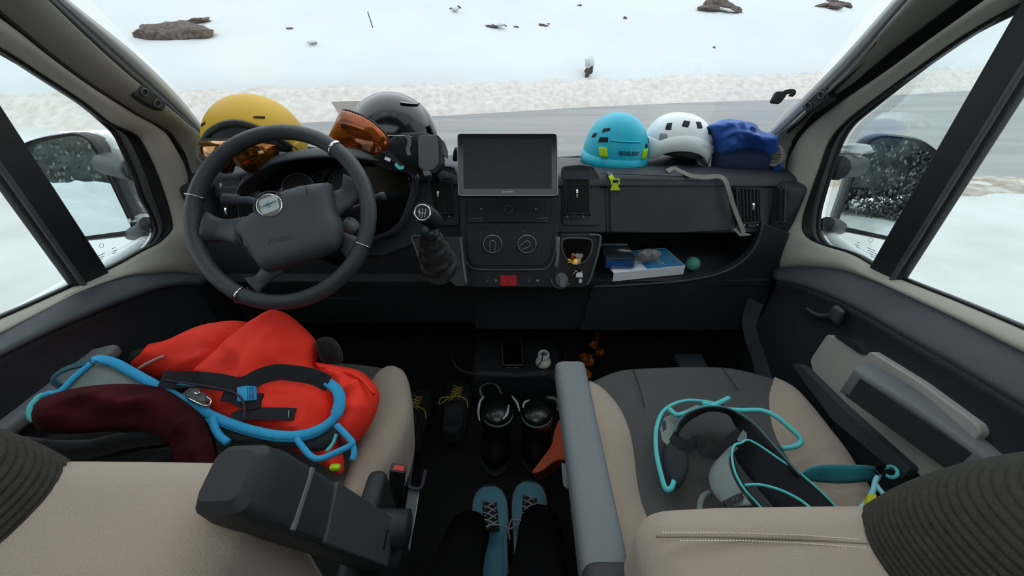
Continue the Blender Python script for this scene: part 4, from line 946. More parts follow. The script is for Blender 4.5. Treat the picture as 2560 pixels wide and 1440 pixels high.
# =====================================================================  SEATS
def fx(pts, z): return [P(a, b, z=z) for a, b in pts]
def rr_prof(w, h, r, n=3):
    out = []
    for cx, cy, a0 in ((w/2-r, h/2-r, 0), (-w/2+r, h/2-r, 90), (-w/2+r, -h/2+r, 180), (w/2-r, -h/2+r, 270)):
        for k in range(n+1): a = R(a0+90*k/n); out.append((cx+r*math.cos(a), cy+r*math.sin(a)))
    return out
def cushion(t, Lo, Li, Ri, Ro, front, mirror=None):
    """outer / inner lines of both bolsters (front to rear) and the front edge, as 3D points"""
    for outer, inner, nm in ((Lo, Li, 'side_bolster'), (Ro, Ri, 'side_bolster')):
        sgn = 1 if inner[3].x > outer[3].x else -1
        low = [p+V(-sgn*-.012, 0, -.17) for p in outer]; edge = [p+V(0,0,-.02) for p in outer]
        m1 = mid(outer, inner, .22); m2 = mid(outer, inner, .6)
        m1 = [p+V(0,0,.022*min(1,i/1.5)) for i, p in enumerate(m1)]; m2 = [p+V(0,0,.026*min(1,i/1.5)) for i, p in enumerate(m2)]
        loftc(nm, [low, edge, m1, m2, inner, [p+V(sgn*.006,0,-.02) for p in inner]], BEIGE, t, n=6, across=4)
    rows = []
    n = len(Li)
    for k in range(n-1, 0, -1):
        a, b = Li[k], Ri[k]; rows.append([a.lerp(b, f)+V(0,0,-.012*math.sin(f*math.pi)) for f in (0,.2,.4,.6,.8,1)])
    fr = resample(cr(front, 4), 6); rows.append([p+V(0,-.015,.0) for p in fr]); rows.append([p+V(0,.004,-.016) for p in fr])
    rows.append([p+V(0,.012,-.06) for p in fr]); rows.append([p+V(0,.0,-.16) for p in fr])
    loftc('seat_cushion', rows, GREYC, t, n=6, across=4)
def seat_base(t, x0, x1, y0, y1):
    rbox('seat_pedestal', (x0+.06, y0+.04, .0), (x1-.06, y1-.10, .30), .02, BK, t)
    rbox('cushion_pan', (x0, y0, .27), (x1, y1-.04, .34), .02, ARMD, t)
PSt = thing('front_seat', 'passenger captain seat in beige and charcoal cloth with climbing harness on it', 'seat', V(.45, .5, 0), 'cab seats')
z = .465
Li = fx([(1475,952),(1512,975),(1547,1017),(1572,1072),(1585,1135),(1592,1200),(1606,1262),(1628,1320),(1640,1400)], z)
Ri = fx([(1936,944),(1926,975),(1923,1012),(1930,1062),(1950,1112),(1990,1175),(2040,1235),(2090,1290),(2120,1370)], z)
Lo = fx([(1473,953),(1462,985),(1456,1040),(1456,1100),(1460,1170),(1466,1240),(1480,1300),(1500,1370),(1520,1440)], z)
Ro = fx([(1938,943),(1992,975),(2040,1026),(2085,1080),(2125,1130),(2165,1195),(2205,1260),(2250,1330),(2290,1410)], z)
cushion(PSt, Lo, Li, Ri, Ro, fx([(1473,952),(1530,926),(1660,916),(1800,915),(1895,930),(1938,943)], z))
seat_base(PSt, .17, .74, .26, .84)
for pts in ([(1583,922),(1597,965),(1612,1018)], [(1805,918),(1825,945),(1845,975)], [(1700,1004),(1760,1000),(1810,1012)]):
    sweep('cushion_seam', [P(a, b, z=.468) for a, b in pts], circ(.0012,5), BK, PSt, 4)
def lean(y0, z0, k): return lambda p: V(p.x, p.y-(p.z-z0)*k, p.z)
rbox('backrest', (.150, .10, .44), (.78, .268, .805), .04, BEIGE, PSt, 6, fn=lambda p: V(p.x, p.y, p.z-(.10*(p.x-.47)**2+.012*max(0,(.25-p.x)/.1)**2)*(p.z > .6)), cuts=12)
def rib_head(t, c, a, b, z0, z1, e=2.6):
    rings = []; n = int((z1-z0)/.0010); vs = []; fs = []; m = 64
    for i in range(n+1):
        zz = z0+(z1-z0)*i/n; f = i/n
        s = max(.04, math.sqrt(max(0, 1-f**2.3)))
        ph = (zz/.0070) % 1; s2 = .0030*(abs(math.sin(ph*math.pi))**.6)
        for j in range(m):
            th = 2*math.pi*j/m; cx = math.copysign(abs(math.cos(th))**(2/e), math.cos(th)); cy = math.copysign(abs(math.sin(th))**(2/e), math.sin(th))
            vs.append(V(c[0]+cx*(a*s+s2), c[1]+cy*(b*s+s2)-.03*f, zz))
    for i in range(n):
        for j in range(m): q = i*m+j; r = i*m+(j+1) % m; fs.append((q, r, r+m, q+m))
    fs.append(tuple(n*m+j for j in range(m)))
    return mk('headrest', vs, fs, RIBC, t)
rib_head(PSt, (.61,.188), .215, .098, .785, 1.00)
def stitches(t, pts, z, n):
    l = resample([P(a, b, z=z) for a, b in pts], n); vs = []; fs = []
    for p, q in zip(l, l[1:]):
        d = (q-p)*.3; s = V(0,.0006,0); i = len(vs); up = V(0,0,.0008)
        vs += [p-s, p+d*2-s, p+d*2+s, p+s, p-s+up, p+d*2-s+up, p+d*2+s+up, p+s+up]
        fs += [(i,i+1,i+2,i+3),(i+4,i+5,i+6,i+7),(i,i+1,i+5,i+4),(i+1,i+2,i+6,i+5),(i+2,i+3,i+7,i+6),(i+3,i,i+4,i+7)]
    tag(mk('stitching', vs, fs, M('pale_thread', '#d6cbbd', .9), t, False), kind='stuff')
stitches(PSt, [(1655,1332),(1800,1332),(2000,1338),(2165,1350)], .8035, 70); stitches(PSt, [(1700,1352),(1850,1352),(2000,1358),(2168,1370)], .8035, 60)
sweep('back_seam', [P(a, b, z=.8035) for a, b in [(1640,1341),(1800,1342),(2000,1348),(2168,1360)]], circ(.0014,6), M('seam_shadow_cloth', '#8d8070', .95), PSt, 4)
RR2 = rr_prof(.068, .058, .016)
sweep('armrest', [V(.131,.645,.635), V(.131,.638,.635), V(.131,.625,.636), V(.131,.4,.636), V(.131,.15,.636)], RR2, ARM, PSt, 3, up=V(0,0,1), scale=lambda s: .72 if s < .01 else (.9 if s < .12 else 1), auto=40)
rbox('armrest_hinge', (.096,.10,.56), (.17,.255,.672), .02, ARMD, PSt)
ac = [P(a, b, z=.70)+V(.024,0,-.036) for a, b in [(2128,912),(2290,1010),(2440,1115),(2600,1230)]]
ac[0] = ac[0]+V(0,.0,0)
sweep('armrest', [ac[0], ac[1], ac[2], ac[3]], rr_prof(.056,.072,.010), ARM, PSt, 6, up=V(0,0,1), auto=40)
sd = (ac[1]-ac[0]).normalized().cross(V(0,0,1)); sd = sd if sd.x < 0 else -sd
sd2 = (ac[2]-ac[1]).normalized().cross(V(0,0,1)); sd2 = sd2 if sd2.x < 0 else -sd2
q0, q1, q2 = ac[0].lerp(ac[1],.10)+sd*.0275, ac[1]+sd*.0278, ac[2]+sd2*.0278
prism('armrest_shaded_side', [q0+V(0,0,.024), q2+V(0,0,.024), q2+V(0,0,-.034), q0+V(0,0,-.034)], .006, ARMD, PSt, nrm=sd, bevel=.001)  # dark plate puts the shade on this armrest flank into colour
sweep('slide_rail', [P(1437,1268,z=.28), P(1445,1330,z=.28), P(1458,1440,z=.28)], rect(.022,.01), PLUG, PSt, 3, up=V(0,0,1), auto=35)
sweep('slide_lever', [P(1409,1160,z=.33), P(1413,1205,z=.33), P(1418,1216,z=.33), P(1436,1212,z=.33)], rect(.012,.006), PLUG, PSt, 3, up=V(0,0,1), auto=35)

DSt = thing('front_seat', 'driver captain seat in beige and charcoal cloth piled with clothes and red jacket', 'seat', V(-.575, .5, 0), 'cab seats')
Ri = fx([(968,916),(945,930),(928,955),(912,990),(900,1040),(890,1100),(872,1170),(850,1240),(830,1330)], z)
Ro = fx([(970,915),(1014,932),(1027,1000),(1018,1060),(995,1120),(960,1180),(930,1230),(905,1300),(880,1380)], z)
cx = -.578
def mir(l): return [V(2*cx-p.x, p.y, p.z) for p in l]
Li = mir(Ri); Lo = mir(Ro)
frd = [V(cx-(.36-.36*2*i/5)*.83, .83+.035*(1-abs(i-2.5)/2.5), z) for i in range(6)]; frd[0] = Li[0]; frd[-1] = Ri[0]
cushion(DSt, Lo, Li, Ri, Ro, frd)
seat_base(DSt, -.86, -.29, .26, .84)
rbox('backrest', (-.85, .10, .44), (-.262, .264, .908), .045, BEIGE, DSt, 6, fn=lambda p: V(p.x, p.y, p.z-.11*(p.x+.50)**2*(p.z > .6)), cuts=12)
rib_head(DSt, (-.66,.19), .215, .092, .885, 1.06)
sweep('armrest', [P(262,880,z=.675), P(252,888,z=.675), P(150,962,z=.675), P(40,1042,z=.675), P(-80,1130,z=.675)], rr_prof(.056,.03,.010), ARM, DSt, 3, up=V(0,0,1), scale=lambda s: .7 if s < .01 else 1, auto=40)
# raised inner armrest, upright beside the backrest
H0 = V(-.214,.300,.60); T0 = V(-.258,.206,.945); ax = (T0-H0).normalized(); xx = (V(1,0,0)-ax*ax.x).normalized(); yy = ax.cross(xx)
def AP(l, a, b): return H0+ax*l+xx*a+yy*b       # l along, a towards the middle of the cab, b back/front
L_ = (T0-H0).length
arm_rows = []
prof = rr_prof(.058, .066, .012)
for l, s, o in ((-.05,.8,0),(0,1,0),(.10,1,0),(.24,1.0,0),(L_-.075,1.0,0),(L_-.035,1.0,0),(L_-.010,.9,.0),(L_,.66,.004)):
    arm_rows.append([AP(l, a*s+o*0, b*s) for a, b in prof])
vs = [p for r in arm_rows for p in r]; m = len(prof)
fs = [(i*m+j, i*m+(j+1) % m, (i+1)*m+(j+1) % m, (i+1)*m+j) for i in range(len(arm_rows)-1) for j in range(m)]+[tuple(range(m)), tuple((len(arm_rows)-1)*m+j for j in range(m))]
mk('raised_armrest', vs, fs, ARMD, DSt, True, auto=30)
pn = [AP(.03,.037,-.028), AP(.225,.037,-.028), AP(.235,.037,.0), AP(.225,.037,.030), AP(.03,.037,.030)]
prism('armrest_cover', [AP(a,.0322,b) for a, b in rpoly([(.02,-.031),(.215,-.031),(.225,.031),(.02,.031)], .006)], .006, M('armrest_cover_plastic', '#3a4044', .6, bump=.3, bs=900, var=.04), DSt, nrm=xx, bevel=.0015)
prism('cover_slot', [AP(a,.0328,b) for a, b in rpoly([(.045,-.014),(.051,-.014),(.051,.012),(.045,.012)], .002)], .002, RUB, DSt, nrm=xx)
prism('tip_step', [AP(a,.0302,b) for a, b in [(L_-.085,-.030),(L_-.078,-.030),(L_-.078,.030),(L_-.085,.030)]], .003, ARM, DSt, nrm=xx, bevel=.001)
sweep('armrest_pivot', [V(-.165,.315,.62), V(-.25,.315,.62)], circ(.028,14), BK, DSt, 1)
rbox('seat_side_cover', (-.26,.20,.30), (-.225,.42,.62), .015, BK, DSt)
# belt buckle between seat and aisle
b1 = P(995,1170,z=.56); b2 = P(985,1300,z=.40); b3 = P(972,1440,z=.22)
bu = thing('belt_buckle', 'black seat belt buckle with red button upright beside the driver seat', 'buckle', b3)
upb = (b1-b2).normalized()
sweep('buckle_body', [b1, b1.lerp(b2,.25), b1.lerp(b2,.7), b2], rr_prof(.030,.018,.004), BK, bu, 3, up=V(0,-1,.3), scale=lambda s: 1.0 if s < .5 else 1-.25*(s-.5)*2, auto=40)
sweep('buckle_stalk', [b2, b2.lerp(b3,.5)+V(.0,-.005,0), b3], circ(.010,10,.007), WEB, bu, 12, scale=lambda s: 1+.08*math.sin(s*120))
u2, v2, n2 = basis(upb)
prism('release_button', [b1+u2*a+v2*b+upb*.0015 for a, b in [(-.009,-.006),(.012,-.006),(.012,.006),(-.009,.006)]], .006, M('buckle_red', '#c3222e', .4), bu, nrm=upb, bevel=.001)
rl = thing('seat_rail', 'grey metal seat rail on the floor at the inner side of driver seat', 'rail', P(1010,1400,z=.16))
sweep('rail_bar', [P(1034,1225,z=.22), P(1022,1300,z=.20), P(1008,1390,z=.18)], rect(.028,.012), PLUG, rl, 3, up=V(.3,0,1), auto=35)
sweep('rail_edge', [P(1044,1228,z=.21), P(1032,1305,z=.19), P(1012,1400,z=.17), P(996,1440,z=.16)], rect(.008,.02), SILV, rl, 3, up=V(.3,0,1), auto=35)
sweep('rail_bracket', [P(1032,1135,z=.26), P(1026,1190,z=.25), P(1024,1216,z=.24), P(1052,1220,z=.23), P(1064,1175,z=.23)], rect(.008,.005), DASH, rl, 4, up=V(0,0,1), auto=35)

# =====================================================================  HELMETS ON THE DASH
def rotm(rx=0, ry=0, rz=0): return Matrix.Rotation(R(rz), 3, 'Z') @ Matrix.Rotation(R(rx), 3, 'X') @ Matrix.Rotation(R(ry), 3, 'Y')
D = lambda a: R(a)
# turquoise
c = V(.347, 1.365, .925); t = thing('climbing_helmet', 'turquoise climbing helmet with lime clips, leftmost of the two helmets right of tablet', 'helmet', c, 'helmets on the dash')
r = (.106, .112, .140); ro = rotm(0, 3, 2); Sf = surf(c, r, ro, (.9, .9))
rim = lambda th: D(90)+D(5)*math.cos(th*2)*-1*.3
dome('shell', c, r, ro, TEAL, t, rim, p=(.9, .9)); dome('foam_liner', c+V(0,0,-.004), (.098,.104,.140), ro, BK, t, lambda th: D(92), p=(.9,.9), solid=.012)
def shell_band(name, Sf, phs, mat, t, offs, th0=0, th1=360, n=60, solid=.003):
    rows = [[Sf(D(th0+(th1-th0)*j/n), (ph(D(th0+(th1-th0)*j/n)) if callable(ph) else ph), o)[0] for j in range(n+1)] for ph, o in zip(phs, offs)]
    vs = [p for r_ in rows for p in r_]; N = n+1
    fs = [(i*N+j, i*N+j+1, (i+1)*N+j+1, (i+1)*N+j) for i in range(len(rows)-1) for j in range(n)]
    return mk(name, vs, fs, mat, t, True, solid=solid)
shell_band('brim', Sf, [D(84), D(90), D(95)], TEAL, t, [.001,.003,.005])
shell_band('brow_ridge', Sf, [D(60), D(61.5), D(63)], TEAL, t, [0,.0025,.0], -118, -62, 20)
VENT = M('vent_shadow_mesh', '#14181b', .8)
for q in ([(-143,47),(-127,44),(-126,48),(-143,53)], [(-143,60),(-124,58),(-122,64),(-142,67)], [(-48,66),(-38,65),(-38,71),(-46,71)], [(-165,58),(-155,56),(-155,62),(-166,64)], [(-30,60),(-20,60),(-20,66),(-30,66)]):
    spatch('vent', Sf, [(D(a), D(b)) for a, b in q], VENT, t, .0012)
for q in ([(-137,72),(-121,71),(-116,82),(-130,83)], [(-56,72.5),(-41,71.5),(-44,82),(-58,83)]):
    spatch('lamp_clip', Sf, [(D(a), D(b)) for a, b in q], LIME, t, .004, solid=.005)
text('brand_lettering', 'EDELRID', lambda x, y: Sf(D(-83)+x/.112, D(76)-y/.140, .0022)[0], M('navy_print', '#12344a', .5), t, size=.0165, bold=.0006)
# strap with lime buckle over the dash edge
s_ = [P(1518,425,y=1.24), P(1522,431,y=1.205), P(1526,438,y=1.165), P(1533,455,y=1.150), P(1537,470,y=1.146)]
strap('chin_strap', s_[:3], .015, .002, PLUG, t, up=V(0,-.6,.8)); strap('strap_end', s_[2:], .014, .003, LIME, t, up=V(0,-.9,.3))
pb = (P(1538,462,y=1.142), V(0,-.95,.3).normalized())
prism('buckle', [P(a, b, pl=pb) for a, b in rpoly([(1528,446),(1549,446),(1550,460),(1545,464),(1551,476),(1526,476),(1531,464),(1528,460)], 2)], .006, LIME, t, nrm=pb[1], bevel=.001)
prism('buckle_slot', [P(a, b, pl=pb)+pb[1]*.0006 for a, b in rpoly([(1532,450),(1546,450),(1546,457),(1532,457)], 1.5)], .001, BK, t, nrm=pb[1])
# white
c = V(.552, 1.372, .945); t = thing('climbing_helmet', 'white climbing helmet with square vents and grey strap beside the blue bag', 'helmet', c, 'helmets on the dash')
r = (.108, .115, .118); ro = rotm(0, 5, -4); Sf = surf(c, r, ro, (.85, .85))
def rimw(th):
    f = max(0, math.cos(th+math.pi/2)); return D(103)-D(22)*f**2.2
dome('shell', c, r, ro, WHITE, t, rimw, p=(.85,.85)); dome('foam_liner', c+V(0,0,-.004), (.099,.106,.108), ro, BK, t, lambda th: D(88), p=(.85,.85), solid=.012)
brow = lambda th: D(58)+D(15)*min(1, abs(th+math.pi/2)/D(50))**1.6
shell_band('brow_shell', Sf, [brow, lambda th: brow(th)+D(1.2), lambda th: (brow(th)+rimw(th))/2, lambda th: rimw(th)-D(.5), lambda th: rimw(th)], WHITE, t, [0,.004,.0045,.004,.0], -172, -8, 50)
for q in ([(-101,33),(-112,31),(-109,42),(-98,44)] , [(-70,31),(-60,33),(-68,45),(-78,43)]):
    pass
for q in ([(-107,30),(-91,30),(-95,44),(-108,43)], [(-78,30),(-62,30),(-66,43),(-79,44)], [(-145,43),(-133,40),(-126,53),(-139,55)], [(-46,40),(-35,43),(-40,56),(-52,54)]):
    spatch('vent', Sf, [(D(a), D(b)) for a, b in q], VENT, t, .0010)
GR = M('grey_clip', '#8b9596', .5)
for q in ([(-144,63),(-130,61),(-124,72),(-139,74)], [(-48,62),(-36,64),(-42,75),(-56,73)]):
    spatch('lamp_clip', Sf, [(D(a), D(b)) for a, b in q], GR, t, .0035, solid=.003)
text('brand_lettering', 'BOREO', lambda x, y: Sf(D(-62)+x/.11, D(73)-y/.145+(x*1.2), .0062)[0], M('faint_print', '#b3bcbf', .5), t, size=.012)
ST = M('beige_webbing', '#8e8b82', .85, bump=.4, bs=900, kind='weave')
sg_ = [P(1668,428,z=.925), P(1685,421,z=.925), P(1705,430,z=.922), P(1730,440,z=.921), P(1765,443,z=.920), P(1795,441,z=.918), P(1812,450,y=1.160), P(1822,475,y=1.145), P(1832,510,y=1.132), P(1845,545,y=1.118), P(1855,570,y=1.108), P(1860,582,y=1.104)]
strap('chin_strap', sg_, .014, .0018, ST, t, up=V(0,-.75,.66))
pb = (P(1855,582,y=1.10), V(0,-.95,.3).normalized())
prism('strap_buckle', [P(a, b, pl=pb) for a, b in [(1832,573),(1840,570),(1851,583),(1866,583),(1878,586),(1876,589),(1850,591),(1842,583)]], .004, ST, t, nrm=pb[1], bevel=.0008)
tube('head_band', [P(1668,432,y=1.28), P(1680,420,y=1.28), P(1700,418,y=1.28), P(1730,430,y=1.28), P(1748,436,y=1.28)], .006, RUBG, t, 5)
# blue bag
BAG = M('royal_blue_ripstop', '#2a60bb', .55, var=.15, vs=7, bump=.3, bs=120); NAVY = M('navy_pouch_shade', '#16294d', .8, bump=.3, bs=300, kind='weave')  # darker navy of the lower pouch also carries shade under the overhanging fold
bpl = (V(.74, 1.30, .99), V(-.1,-.93,.35).normalized())
t = thing('stuff_sack', 'crumpled royal blue sack at the right end of the dash by the pillar', 'bag', V(.745,1.32,.91))
puff('sack_body', [(1790,372),(1840,366),(1900,366),(1932,378),(1940,410),(1942,432),(1925,441),(1860,442),(1800,437),(1782,425)], bpl, NAVY, t, h=.045, hb=.06, rim=.05, step=.007, folds=ridges(.004, 12, 20, .3, 5))
def crumple(x, y):
    return .020*(1-3.2*abs(noise.noise(Vector((x*11+y*5, y*19, 2)))))+.009*(1-3*abs(noise.noise(Vector((x*30, y*34, 7)))))
puff('sack_cover', [(1765,320),(1785,308),(1812,298),(1845,303),(1865,306),(1882,313),(1892,328),(1915,334),(1930,350),(1936,380),(1942,425),(1934,438),(1915,436),(1900,395),(1865,378),(1830,382),(1795,392),(1782,360)], bpl, BAG, t, h=.075, hb=.05, rim=.05, step=.004, folds=crumple)
# yellow ski helmet with goggles
c = V(-.722, 1.160, 1.018); t = thing('ski_helmet', 'mustard yellow ski helmet on the dash behind the steering wheel', 'helmet', c-V(0,0,.09), 'helmets on the dash')
r = (.126, .148, .126); ro = rotm(-4, 6, 14); Sf = surf(c, r, ro)
def rimy(th):
    f = max(0, math.cos(th+math.pi/2)); return D(104)-D(48)*f**1.5
dome('shell', c, r, ro, YEL, t, rimy, nth=72)
shell_band('rim_trim', Sf, [lambda th: rimy(th)-D(1.0), lambda th: rimy(th)+D(1.0), lambda th: rimy(th)+D(5)], M('grey_rim', '#4c4e49', .6), t, [.0012,.002,-.010], -180, 180, 80)
dome('liner', c, (.117,.137,.117), ro, BK, t, lambda th: D(112)-D(30)*max(0, math.cos(th+math.pi/2)), solid=.01)
for q in ([(-68,50),(-54,50),(-55,52.5),(-70,52)], [(-147,66),(-137,62),(-136,64),(-146,69)]):
    spatch('vent', Sf, [(D(a), D(b)) for a, b in q], VENT, t, .0015)
spatch('ear_guard', Sf, [(D(-32),D(84)),(D(-12),D(80)),(D(-14),D(100)),(D(-30),D(100))], YEL, t, .001, solid=.006)
AMB = M('amber_mirror_lens', '#d08a1c', .05, .85, col2='#5a2e08', vs=14, coat=.6)
g = thing('ski_goggles', 'amber mirrored ski goggles strapped on the yellow helmet', 'goggles', c-V(0,.10,.09))
Sg = surf(c-V(.012,.008,.012), (.108,.148,.125), rotm(-2, 2, 12))
lens = lambda th, k: D(68)+D(3)*(abs(th+math.pi/2)/D(50))**2 if k == 0 else D(107)-D(13)*math.exp(-((th+math.pi/2)/D(9))**2)-D(12)*(abs(th+math.pi/2)/D(52))**3
shell_band('frame', Sg, [lambda th: lens(th,0)-D(4), lambda th: lens(th,0), lambda th: lens(th,1), lambda th: lens(th,1)+D(4)], M('goggle_frame', '#3b3a36', .5), g, [-.012,.004,.004,-.010], -144, -36, 50)
shell_band('lens', Sg, [lambda th: lens(th,0)+D(2), lambda th: lens(th,0)+D(9), lambda th: (lens(th,0)+lens(th,1))/2, lambda th: lens(th,1)-D(2)], AMB, g, [.006,.011,.012,.007], -142, -38, 50)
# black helmet with visor
c = V(-.345, 1.215, 1.03); t = thing('ski_helmet', 'glossy black ski helmet with amber visor left of the phone mount', 'helmet', c-V(0,0,.10), 'helmets on the dash')
r = (.122, .135, .112); ro = rotm(-3, 14, -8); Sf = surf(c, r, ro)
PIA = M('piano_black_shell', '#0b1016', .2, coat=.35, spec=.35, var=.02)
dome('shell', c, r, ro, PIA, t, lambda th: D(86)+D(8)*math.cos(th), nth=72)
shell_band('shell_edge', Sf, [lambda th: D(84)+D(8)*math.cos(th), lambda th: D(88)+D(8)*math.cos(th)], RUBG, t, [.001,.001], 0, 360, 72, .002)
dome('ear_pad', c+V(0,0,-.004), (.116,.128,.108), ro, BK, t, lambda th: D(128), solid=.01)
shell_band('ear_ring', surf(c, (.117,.130,.110), ro), [D(96), D(99)], RUBG, t, [.004,.004], -85, -30, 20, .003)
sweep('vent_slider', [Sf(D(-60+8*i), D(28), .002)[0] for i in range(9)], rect(.010,.003), PIA, t, 2, up=V(0,-.3,1), auto=35)
sweep('goggle_clip', [Sf(D(-8), D(60), .002)[0], Sf(D(-8), D(75), .006)[0], Sf(D(-8), D(92), .004)[0]], rect(.03,.005), RUB, t, 3, up=V(1,0,.2), auto=35)
vpl = (P(900,338,d=1.04), V(-.50,-.80,.30).normalized())
VIS = M('amber_visor', '#9a4a10', .06, .55, tr=.25, col2='#2a1208', vs=11, coat=.3, ior=1.15)
puff('visor', [(843,298),(854,278),(866,275),(898,285),(930,302),(957,326),(972,350),(973,374),(960,392),(928,403),(898,399),(868,386),(842,377),(823,368),(821,346)], vpl, VIS, t, h=.020, rim=.06, step=.0045, shell=True)
ed = [P(a, b, pl=vpl) for a, b in smooth2([(843,298),(854,278),(866,275),(898,285),(930,302),(957,326),(972,350),(973,374),(960,392),(928,403),(898,399),(868,386),(842,377),(823,368),(821,346)], 4)]
sweep('visor_edge', ed, circ(.0022,6), BK, t, 1, True)
epl = (P(1000,395,y=1.05), V(-.1,-.85,.5).normalized())
puff('ear_flap', [(925,400),(950,380),(978,350),(1010,334),(1060,332),(1094,345),(1100,380),(1088,415),(1050,432),(1005,430),(960,420)], epl, BLACKF, t, h=.035, hb=.05, rim=.04, step=.006)
def ep(pts, o=.03): return [P(x, y, pl=epl)+epl[1]*o for x, y in pts]
sweep('ear_edge', ep([(958,352),(975,350),(1000,350),(1018,358),(1026,372),(1022,386),(1014,388)]), circ(.0014,6), RUBG, t, 5)
sweep('ear_edge', ep([(960,352),(990,349),(1020,350),(1040,352)]), circ(.0014,6), SILV, t, 5)
sweep('strap_clip', ep([(1030,350),(1036,365),(1032,385),(1036,398)], .034), rect(.010,.004), PLUG, t, 4, up=epl[1], auto=35)
strap('chin_strap', ep([(962,378),(985,395),(1005,415),(1022,430)], .036), .014, .003, WEB, t, up=epl[1])
strap('strap_label', ep([(979,406),(992,412)], .041), .008, .002, WP, t, up=epl[1]); strap('strap_label', ep([(1004,420),(1014,430),(1024,428)], .041), .008, .002, TEALW, t, up=epl[1])
cd_ = (P(865,265,y=1.33), V(0,-.8,.6).normalized())
o = prism('paper_card', [P(a, b, pl=cd_) for a, b in [(828,254),(925,252),(925,330),(872,330)]], .0008, M('pale_card', '#c9c3bd', .8, var=.02), None, nrm=cd_[1]); tag(o, 'pale grey card leaning against the windscreen behind the black helmet', 'card')

# =====================================================================  DRIVER SEAT PILE
JN = V(0,-.53,.85).normalized(); J0 = V(-.55,.62,.585)
def JP(o): return (J0+JN*o, JN)
t = thing('red_jacket', 'bright red shell jacket heaped on the driver seat under the harness', 'jacket', V(-.5,.6,.47))
puff('sleeve', [(340,925),(380,882),(392,862),(440,850),(520,815),(600,803),(628,812),(650,850),(600,900),(560,950),(430,955)], JP(-.01), RED, t, h=.05, hb=.03, rim=.07, step=.008, folds=ridges(.020, 6, 12, .6, 3))
puff('jacket_back', [(500,950),(505,925),(560,875),(640,808),(682,780),(708,780),(745,805),(790,852),(797,880),(792,915),(830,935),(850,990),(840,1080),(860,1150),(850,1188),(800,1160),(700,1110),(600,1090),(530,1020)], JP(.0), RED, t, h=.06, hb=.04, rim=.08, step=.007, folds=lambda x, y: ridges(.022, 4, 9, -.5, 8)(x, y)+ridges(.007, 14, 18, .5, 3)(x, y))
puff('hood', [(792,908),(850,915),(905,930),(945,972),(946,1012),(925,1065),(888,1112),(865,1115),(850,1060),(840,990),(810,940)], JP(.0), RED, t, h=.045, hb=.03, rim=.04, step=.007, folds=ridges(.018, 10, 18, .9, 4))
tube('jacket_hem', [P(a, b, pl=JP(.045)) for a, b in [(798,915),(850,925),(900,945),(935,985)]], .004, RED, t, 5)
tube('jacket_hem', [P(a, b, pl=JP(.055)) for a, b in [(345,922),(375,905),(410,890)]], .003, M('pale_reflective_trim', '#b9a49c', .5), t, 5)
o = puff('black_glove', [(793,858),(812,845),(832,846),(848,862),(856,885),(850,905),(812,910),(797,890)], JP(.0), BLACKF, None, h=.03, hb=.03, rim=.025, step=.006, folds=ridges(.005, 30, 30)); tag(o, 'black knitted glove behind the red jacket at the front of driver seat', 'glove')
# azure harness
HP = JP(.085)
LN = V(.5,-.45,.8).normalized(); L0 = V(-.72,.52,.66)
def JPL(o): return (L0+LN*o, LN)
def hp(pts, o=0):
    out = []
    for a, b in pts:
        p = P(a, b, pl=HP); q = P(a, b, pl=JPL(.02))
        out.append((q if a < 470 and (q-CAM).length < (p-CAM).length else p)+JN*o)
    return out
h = thing('climbing_harness', 'azure-edged grey climbing harness lying over the red jacket', 'harness', V(-.6,.55,.5), 'climbing harnesses')
puff('waist_pad', [(150,990),(175,955),(205,925),(245,903),(300,918),(360,945),(430,985),(400,1010),(250,1000),(180,1010)], JPL(0), GFOAM, h, h=.018, hb=.012, rim=.025, step=.008, folds=ridges(.003,12,12))
puff('leg_pad', [(545,1062),(620,1082),(700,1098),(780,1095),(838,1065),(842,1085),(825,1118),(790,1128),(740,1122),(660,1105),(590,1108),(555,1100)], JP(.07), DGF, h, h=.016, hb=.02, rim=.03, step=.008)
main = [(236,908),(250,899),(290,908),(340,935),(400,968),(480,1012),(550,1047),(620,1072),(690,1087),(750,1088),(800,1073),(836,1047),(851,1010),(846,978),(822,956)]
sweep('padded_edge', hp(main, .004), circ(.0105,10,.006), BLUEW, h, 6, up=[V(0,-.2,1), V(0,-.4,.9), V(.3,-.4,.9), V(.6,0,.8)], scale=lambda s: .5 if s < .03 else .85 if s < .8 else 1.15)
sweep('binding', hp([(a-3, b+9) for a, b in main[4:12]], .0), circ(.006,8), BLUEW, h, 6)
sweep('rear_webbing', hp([(826,962),(790,945),(740,936),(700,934),(660,944),(630,960),(600,966),(560,958),(500,952),(440,952),(415,950)], .012), rect(.034,.003), WEB, h, 6, up=[V(0,-.85,.5), V(0,-.9,.45), V(0,-.8,.6), V(0,-.5,.85)], auto=35)
sweep('binding', hp([(398,962),(440,962),(500,965),(570,972)], .006), circ(.004,6), BLUEW, h, 5)
sweep('tie_strap', hp([(580,1048),(605,1038),(640,1034),(690,1034),(737,1036)], .0), rect(.024,.003), WEB, h, 5, up=V(0,-.5,.85), auto=35)
sweep('strap_stitch', hp([(724,1026),(723,1044)], .003), circ(.0007,5), WP, h, 1)
prism('blue_tab', hp(rpoly([(601,966),(647,968),(648,1002),(602,1006)], 3), .012), .006, BLUEW, h, nrm=JN, bevel=.001)
for k in range(5): sweep('tab_stitch', hp([(628+k*4,970),(628+k*4,1001)], .0125), circ(.0006,5), DBL, h, 1)
sweep('black_block', hp([(560,985),(590,990),(620,1004),(655,1002)], .0), rect(.03,.008), WEB, h, 4, up=V(0,-.5,.85), auto=35)
sweep('belt_buckle_frame', hp([(486,998),(520,1015),(540,1018),(546,1006),(535,996)], .022), circ(.0022,6), CHROME, h, 4)
sweep('belt_buckle_frame', hp([(505,985),(512,990),(520,985)], .022), circ(.0022,6), CHROME, h, 4)
